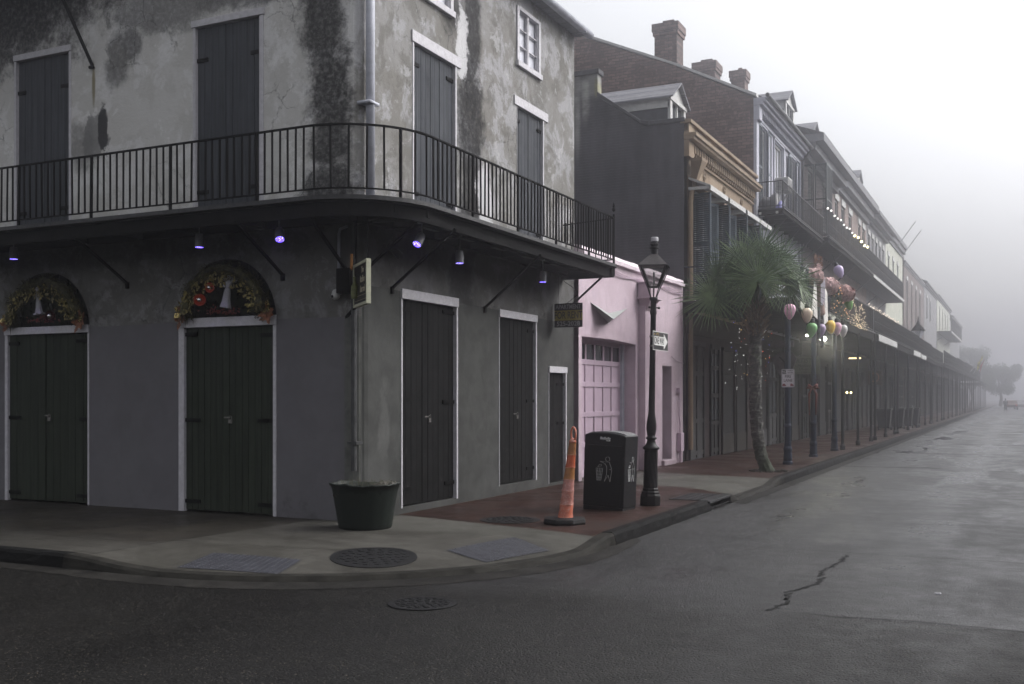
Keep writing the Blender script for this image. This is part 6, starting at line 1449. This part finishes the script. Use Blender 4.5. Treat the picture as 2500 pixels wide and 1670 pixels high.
# ------------------------------------------------------------ far end of the street
def far_things():
    rr = random.Random(21)
    leaf = simple('misty_tree_leaves', (.05,.07,.035), .8, .4, .4, bump=0); bark = simple('grey_bark', (.09,.08,.07), .9)
    for (x, y, h, R, lab) in ((-8.0,215,11.2,4.6,'tallest foggy street tree at the end of the row of houses'), (-3.2,222,8.6,4.2,'foggy tree overhanging the road at the far end'), (-12,200,8.5,3.2,'faint foggy tree behind the low house')):
        t = thing('street_tree', (x, y, 0), lab, 'tree', 'trees in the fog'); m = MB()
        m.tube([(x,y,0),(x+.2,y,1.5),(x,y,3)], [.35,.28,.22], 8)
        for k in range(7): a = k*.9; m.tube([(x,y,2.6),(x+R*.35*cos(a),y+R*.35*sin(a),h*.55),(x+R*.6*cos(a),y+R*.6*sin(a),h*.75)], [.16,.09,.04], 6)
        m.build('trunk', bark, t); m = MB(); cl = [(rr.uniform(-1,1)*R*.72, rr.uniform(-1,1)*R*.6, rr.uniform(.38,.90)*h, rr.uniform(.2,.36)*R) for _ in range(26)]
        for i in range(17000):
            cx, cy_, cz, q = rr.choice(cl); d = Vector((rr.gauss(0,1), rr.gauss(0,1), rr.gauss(0,.8))).normalized()*q*rr.random()**.4; p = Vector((x+cx, y+cy_, cz))+d; s = rr.uniform(.08,.17)
            a = Vector((rr.gauss(0,1), rr.gauss(0,1), rr.gauss(0,1))).normalized(); b = a.orthogonal().normalized(); m.add([tuple(p-a*s), tuple(p+b*s*.6), tuple(p+a*s), tuple(p-b*s*.6)], [(0,1,2,3)])
        m.build('crown', leaf, t)
    # pedestrian
    def person(x, y, lab):
        z0 = -.15; bm = bmesh.new(); J = [((0,0,.95),.135),((0,0,1.12),.125),((0,0,1.35),.15),((0,0,1.47),.06),((0,0,1.55),.075),((0,0,1.66),.10),((0,0,1.74),.07),
            ((-.10,0,.90),.10),((-.13,-.05,.50),.07),((-.13,.03,.09),.05),((-.13,-.14,.04),.04),((.10,0,.90),.10),((.13,-.16,.50),.07),((.13,-.10,.09),.05),((.13,-.26,.05),.04),
            ((-.21,0,1.38),.065),((-.27,.04,1.10),.05),((-.24,-.10,.90),.04),((.21,0,1.38),.065),((.27,-.02,1.10),.05),((.24,-.16,.90),.04)]
        E_ = [(0,1),(1,2),(2,3),(3,4),(4,5),(5,6),(0,7),(7,8),(8,9),(9,10),(0,11),(11,12),(12,13),(13,14),(2,15),(15,16),(16,17),(2,18),(18,19),(19,20)]
        me = bpy.data.meshes.new('person'); me.from_pydata([p for p, r in J], E_, []); o = bpy.data.objects.new('person', me); COL.objects.link(o)
        sk = o.modifiers.new('skin', 'SKIN')
        for v, (p, r) in zip(me.skin_vertices[0].data, J): v.radius = (r, r)
        me.skin_vertices[0].data[0].use_root = True
        o.modifiers.new('sub', 'SUBSURF').render_levels = 1; o.modifiers['sub'].levels = 1
        me.materials.append(simple('dark_street_clothes', (.05,.05,.055), .8)); o.location = (x, y, z0); tag(o, lab, 'person')
        m = MB(); m.lathe([(.18,0),(.20,.2),(.19,.45),(.10,.55)], (0,0,.92), 14); q = m.build('jacket', simple('light_grey_jacket', (.3,.3,.31), .8), o, local=True)
    person(-1.56, 150, 'person in light jacket walking on the road in the fog')
    # parked cars
    def car(x, y, col, lab, tail=False):
        t = thing('parked_car', (x, y, -.15), lab, 'car', 'cars in the fog at the end of the street'); L = dict(parent=t, local=True)
        body = [(-2.2,.35),(-2.2,.75),(-1.9,.88),(-1.2,.93),(-.6,1.38),(.7,1.42),(1.35,.98),(2.1,.90),(2.25,.7),(2.25,.35)]
        m = MB(); m.prism(body, -.85, .85, lambda a, b, w: (w*(1 if b < 1 else .82), a, b)); m.build('body', simple(lab.split()[0]+'_car_paint', col, .5, .1), bevel=.06, **L)
        m = MB(); m.prism([(-1.12,.95),(-.62,1.33),(.68,1.36),(1.22,.99)], -.78, .78, lambda a, b, w: (w*(1.1 if b < 1 else .95), a, b)); m.build('windows', M['glass'], **L)
        for sx in (-.8, .8):
            for sy in (-1.4, 1.45):
                m = MB(lambda a, b, c: (c+sx, a+sy, b+.33)); m.lathe([(.33,-.1),(.33,.1)], n=16); w = m.build('wheel', M['dark'], **L)
        m = MB(); m.box(-.8,-.55,-2.24,-2.2,.62,.78); m.build('tail_light', emission('tail_'+lab[:4], (1,.08,.03), 1.5 if tail else .02), **L); m = MB(); m.box(.55,.8,-2.24,-2.2,.62,.78); m.build('tail_light', emission('tail2_'+lab[:4], (1,.08,.03), 1.5 if tail else .02), **L)
    car(-1.0, 178, (.16,.10,.08), 'dull brown car behind the walking person'); car(.2, 186, (.35,.35,.36), 'silver car with lit red tail lights at the edge of view', True)
    # flags
    fl = [(-4.3,132,5.6,(.45,.40,.05),'yellow and green flag, first of the slanting row'), (-4.3,136,5.8,(.38,.33,.05),'yellow and purple flag in the middle of the slanting row'), (-4.3,141,5.6,(.30,.06,.06),'red and white flag, last of the slanting row')]
    for x, y, z, c, lab in fl:
        t = thing('flag', (x-.8, y, z-1), lab, 'flag', 'flags over the far gallery'); m = MB(); m.tube([(x-.8,y,z-1.0),(x+.5,y,z+1.0)], .03, 6); m.build('pole', M['white'], t)
        m = MB(); K = 10; vs = []
        for i in range(K+1):
            for j in range(5): f = i/K; vs.append((x+.5-.10*j+.05*sin(f*5+j)-.25*f, y+.12*sin(f*6+j*.8), z+.95-.22*j-1.1*f))
        m.add(vs, [(i*5+j, i*5+j+1, (i+1)*5+j+1, (i+1)*5+j) for i in range(K) for j in range(4)]); o = m.build('cloth', simple('flag_cloth_%d' % y, c, .8, .7, 2), t); s = o.modifiers.new('s', 'SOLIDIFY'); s.thickness = .01
    # wheelie bins by the kerb
    for i, (x, y) in enumerate(((-6.3,57.5),(-5.9,60),(-5.6,61.5),(-5.4,63.2))):
        t = thing('wheelie_bin', (x, y, 0), ['dark wheeled bin standing farthest from the kerb', 'second dark wheeled bin of the row under the gallery', 'third dark wheeled bin of the row under the gallery', 'dark wheeled bin standing nearest the kerb under the gallery'][i], 'bin', 'wheeled bins under the gallery'); m = MB()
        m.add([(-.28,-.3,.12),(.28,-.3,.12),(.28,.3,.12),(-.28,.3,.12),(-.36,-.4,1.05),(.36,-.4,1.05),(.36,.36,1.05),(-.36,.36,1.05)], [(0,3,2,1),(4,5,6,7),(0,1,5,4),(1,2,6,5),(2,3,7,6),(3,0,4,7)]); m.build('body', M['store_a'], t, local=True, bevel=.03)
        m = MB(); m.box(-.39,.39,-.43,.42,1.05,1.13); m.bar((-.3,.44,1.05),(.3,.44,1.05),.04); m.build('lid', M['zinc_dark'], t, local=True, bevel=.02)
        m = MB(lambda a, b, c: (c, a+.3, b+.12)); m.lathe([(.12,-.34),(.12,-.28)], n=12); m.lathe([(.12,.28),(.12,.34)], n=12); m.build('wheel', M['dark'], t, local=True)
    # lit sconces and signs deep under the gallery
    for y in (54.2, 55.6):
        t = thing('wall_lantern', (-7.8, y, 1.95), ('nearer' if y < 55 else 'farther') + ' of two small lit lanterns beside the dim doorway', 'wall lantern', 'lit lanterns beside the dim doorway'); m = MB(); m.lathe([(.05,0),(.09,.25),(.02,.33)], (-7.8,y,1.85), 6); m.bar((-8,y,2.1),(-7.8,y,2.15),.02); m.build('case', M['iron'], t); m = MB(); m.sphere((-7.7,y,1.95), .06, 5); m.build('bulb', emission('lantern_bulb_%d' % y, (1,.85,.4), 3.2), t)
    m = MB(); m.box(-6.6,-6.1,47,47.06,3.36,3.42); t = tag(m.build('light_tube', emission('amber_tube', (1,.75,.4), 1.6)), 'short amber lit tube hanging in the gallery shade', 'lamp')
    t = thing('hanging_sign', (-6.6, 56, 3.2), 'small brown hanging sign with orange ring above the two lit lanterns', 'hanging sign'); m = MB(); m.box(-6.95,-6.25,56,56.05,2.35,3.05); m.build('board', simple('brown_sign', (.10,.065,.035), .6), t)
    m = MB(); m.tube([(-6.6+.2*cos(a*.4),55.97,2.72+.22*sin(a*.4)) for a in range(17)], .03, 5); m.build('ring', simple('orange_ring', (.35,.14,.05), .5), t); m = MB(); m.tube([(-6.9,56.02,3.05),(-6.9,56.02,4)],.015,5); m.tube([(-6.3,56.02,3.05),(-6.3,56.02,4)],.015,5); m.build('chain', M['iron'], t)
    t = thing('gallery_lantern', (-5.3,65.5,4.25), 'black lantern standing on the far gallery post with pale glass', 'lantern'); m = MB(); m.lathe([(.05,0),(.05,.9),(.12,.95)], (-5.3,65.5,4.25), 8); m.lathe([(.42,1.35),(.10,1.75),(.04,1.95),(.02,2.2)], (-5.3,65.5,4.25), 6); m.build('case', M['iron'], t); m = MB(); m.lathe([(.20,.95),(.34,1.35)], (-5.3,65.5,4.25), 6); m.build('pane', M['glass_pale'], t)
far_things()
# ------------------------------------------------------------ blocks across the two streets (outside the view; added only to shade it)
def across():
    def blk(x0, x1, y0, y1, h, mat, lab):
        B = thing('building', ((x0+x1)/2, (y0+y1)/2, 0), lab, 'building'); m = MB(); m.box(x0, x1, y0, y1, -.1, h); m.build('wall', M[mat], B)
        m = MB(); m.box(x0-.3, x1+.3, y0-.3, y1+.3, h, h+.4); m.build('cornice', M['eave'], B)
        tf = (lambda u, n, z: (x0-n, u, z)); y = y0+1
        if y1 - y0 > 20:
            while y < min(y1-1.5, y0+60): 
                for z in (1.0, 5.2): w = MB(tf); w.box(y, y+1.1, 0, .04, z, z+2.3); w.build('window', M['shut_grn'], B)
                y += 2.6
    blk(7.2, 20, 9, 60, 7.5, 'brick_brown', 'brown brick block across the street from the balcony house')
    blk(7.2, 20, 61, 190, 7, 'grey_w', 'long grey block farther up the opposite side')
    blk(7.2, 20, -18, -1, 7, 'brick_brown', 'brick block on the corner diagonally behind the viewer')
across()
# ------------------------------------------------------------ fog
def haze():
    m = MB(); m.box(-62, 40, -30, 760, -1.5, 17.2)
    mt = bpy.data.materials.new('fog'); mt.use_nodes = True; nt = mt.node_tree; nt.nodes.clear()
    o = nt.nodes.new('ShaderNodeOutputMaterial'); v = nt.nodes.new('ShaderNodeVolumePrincipled')
    v.inputs['Color'].default_value = (.90, .90, .95, 1); v.inputs['Density'].default_value = FOG; v.inputs['Anisotropy'].default_value = .93
    nt.links.new(v.outputs[0], o.inputs['Volume'])
    tag(m.build('haze', mt), None, None, kind='stuff')
FOG = .0060
haze()
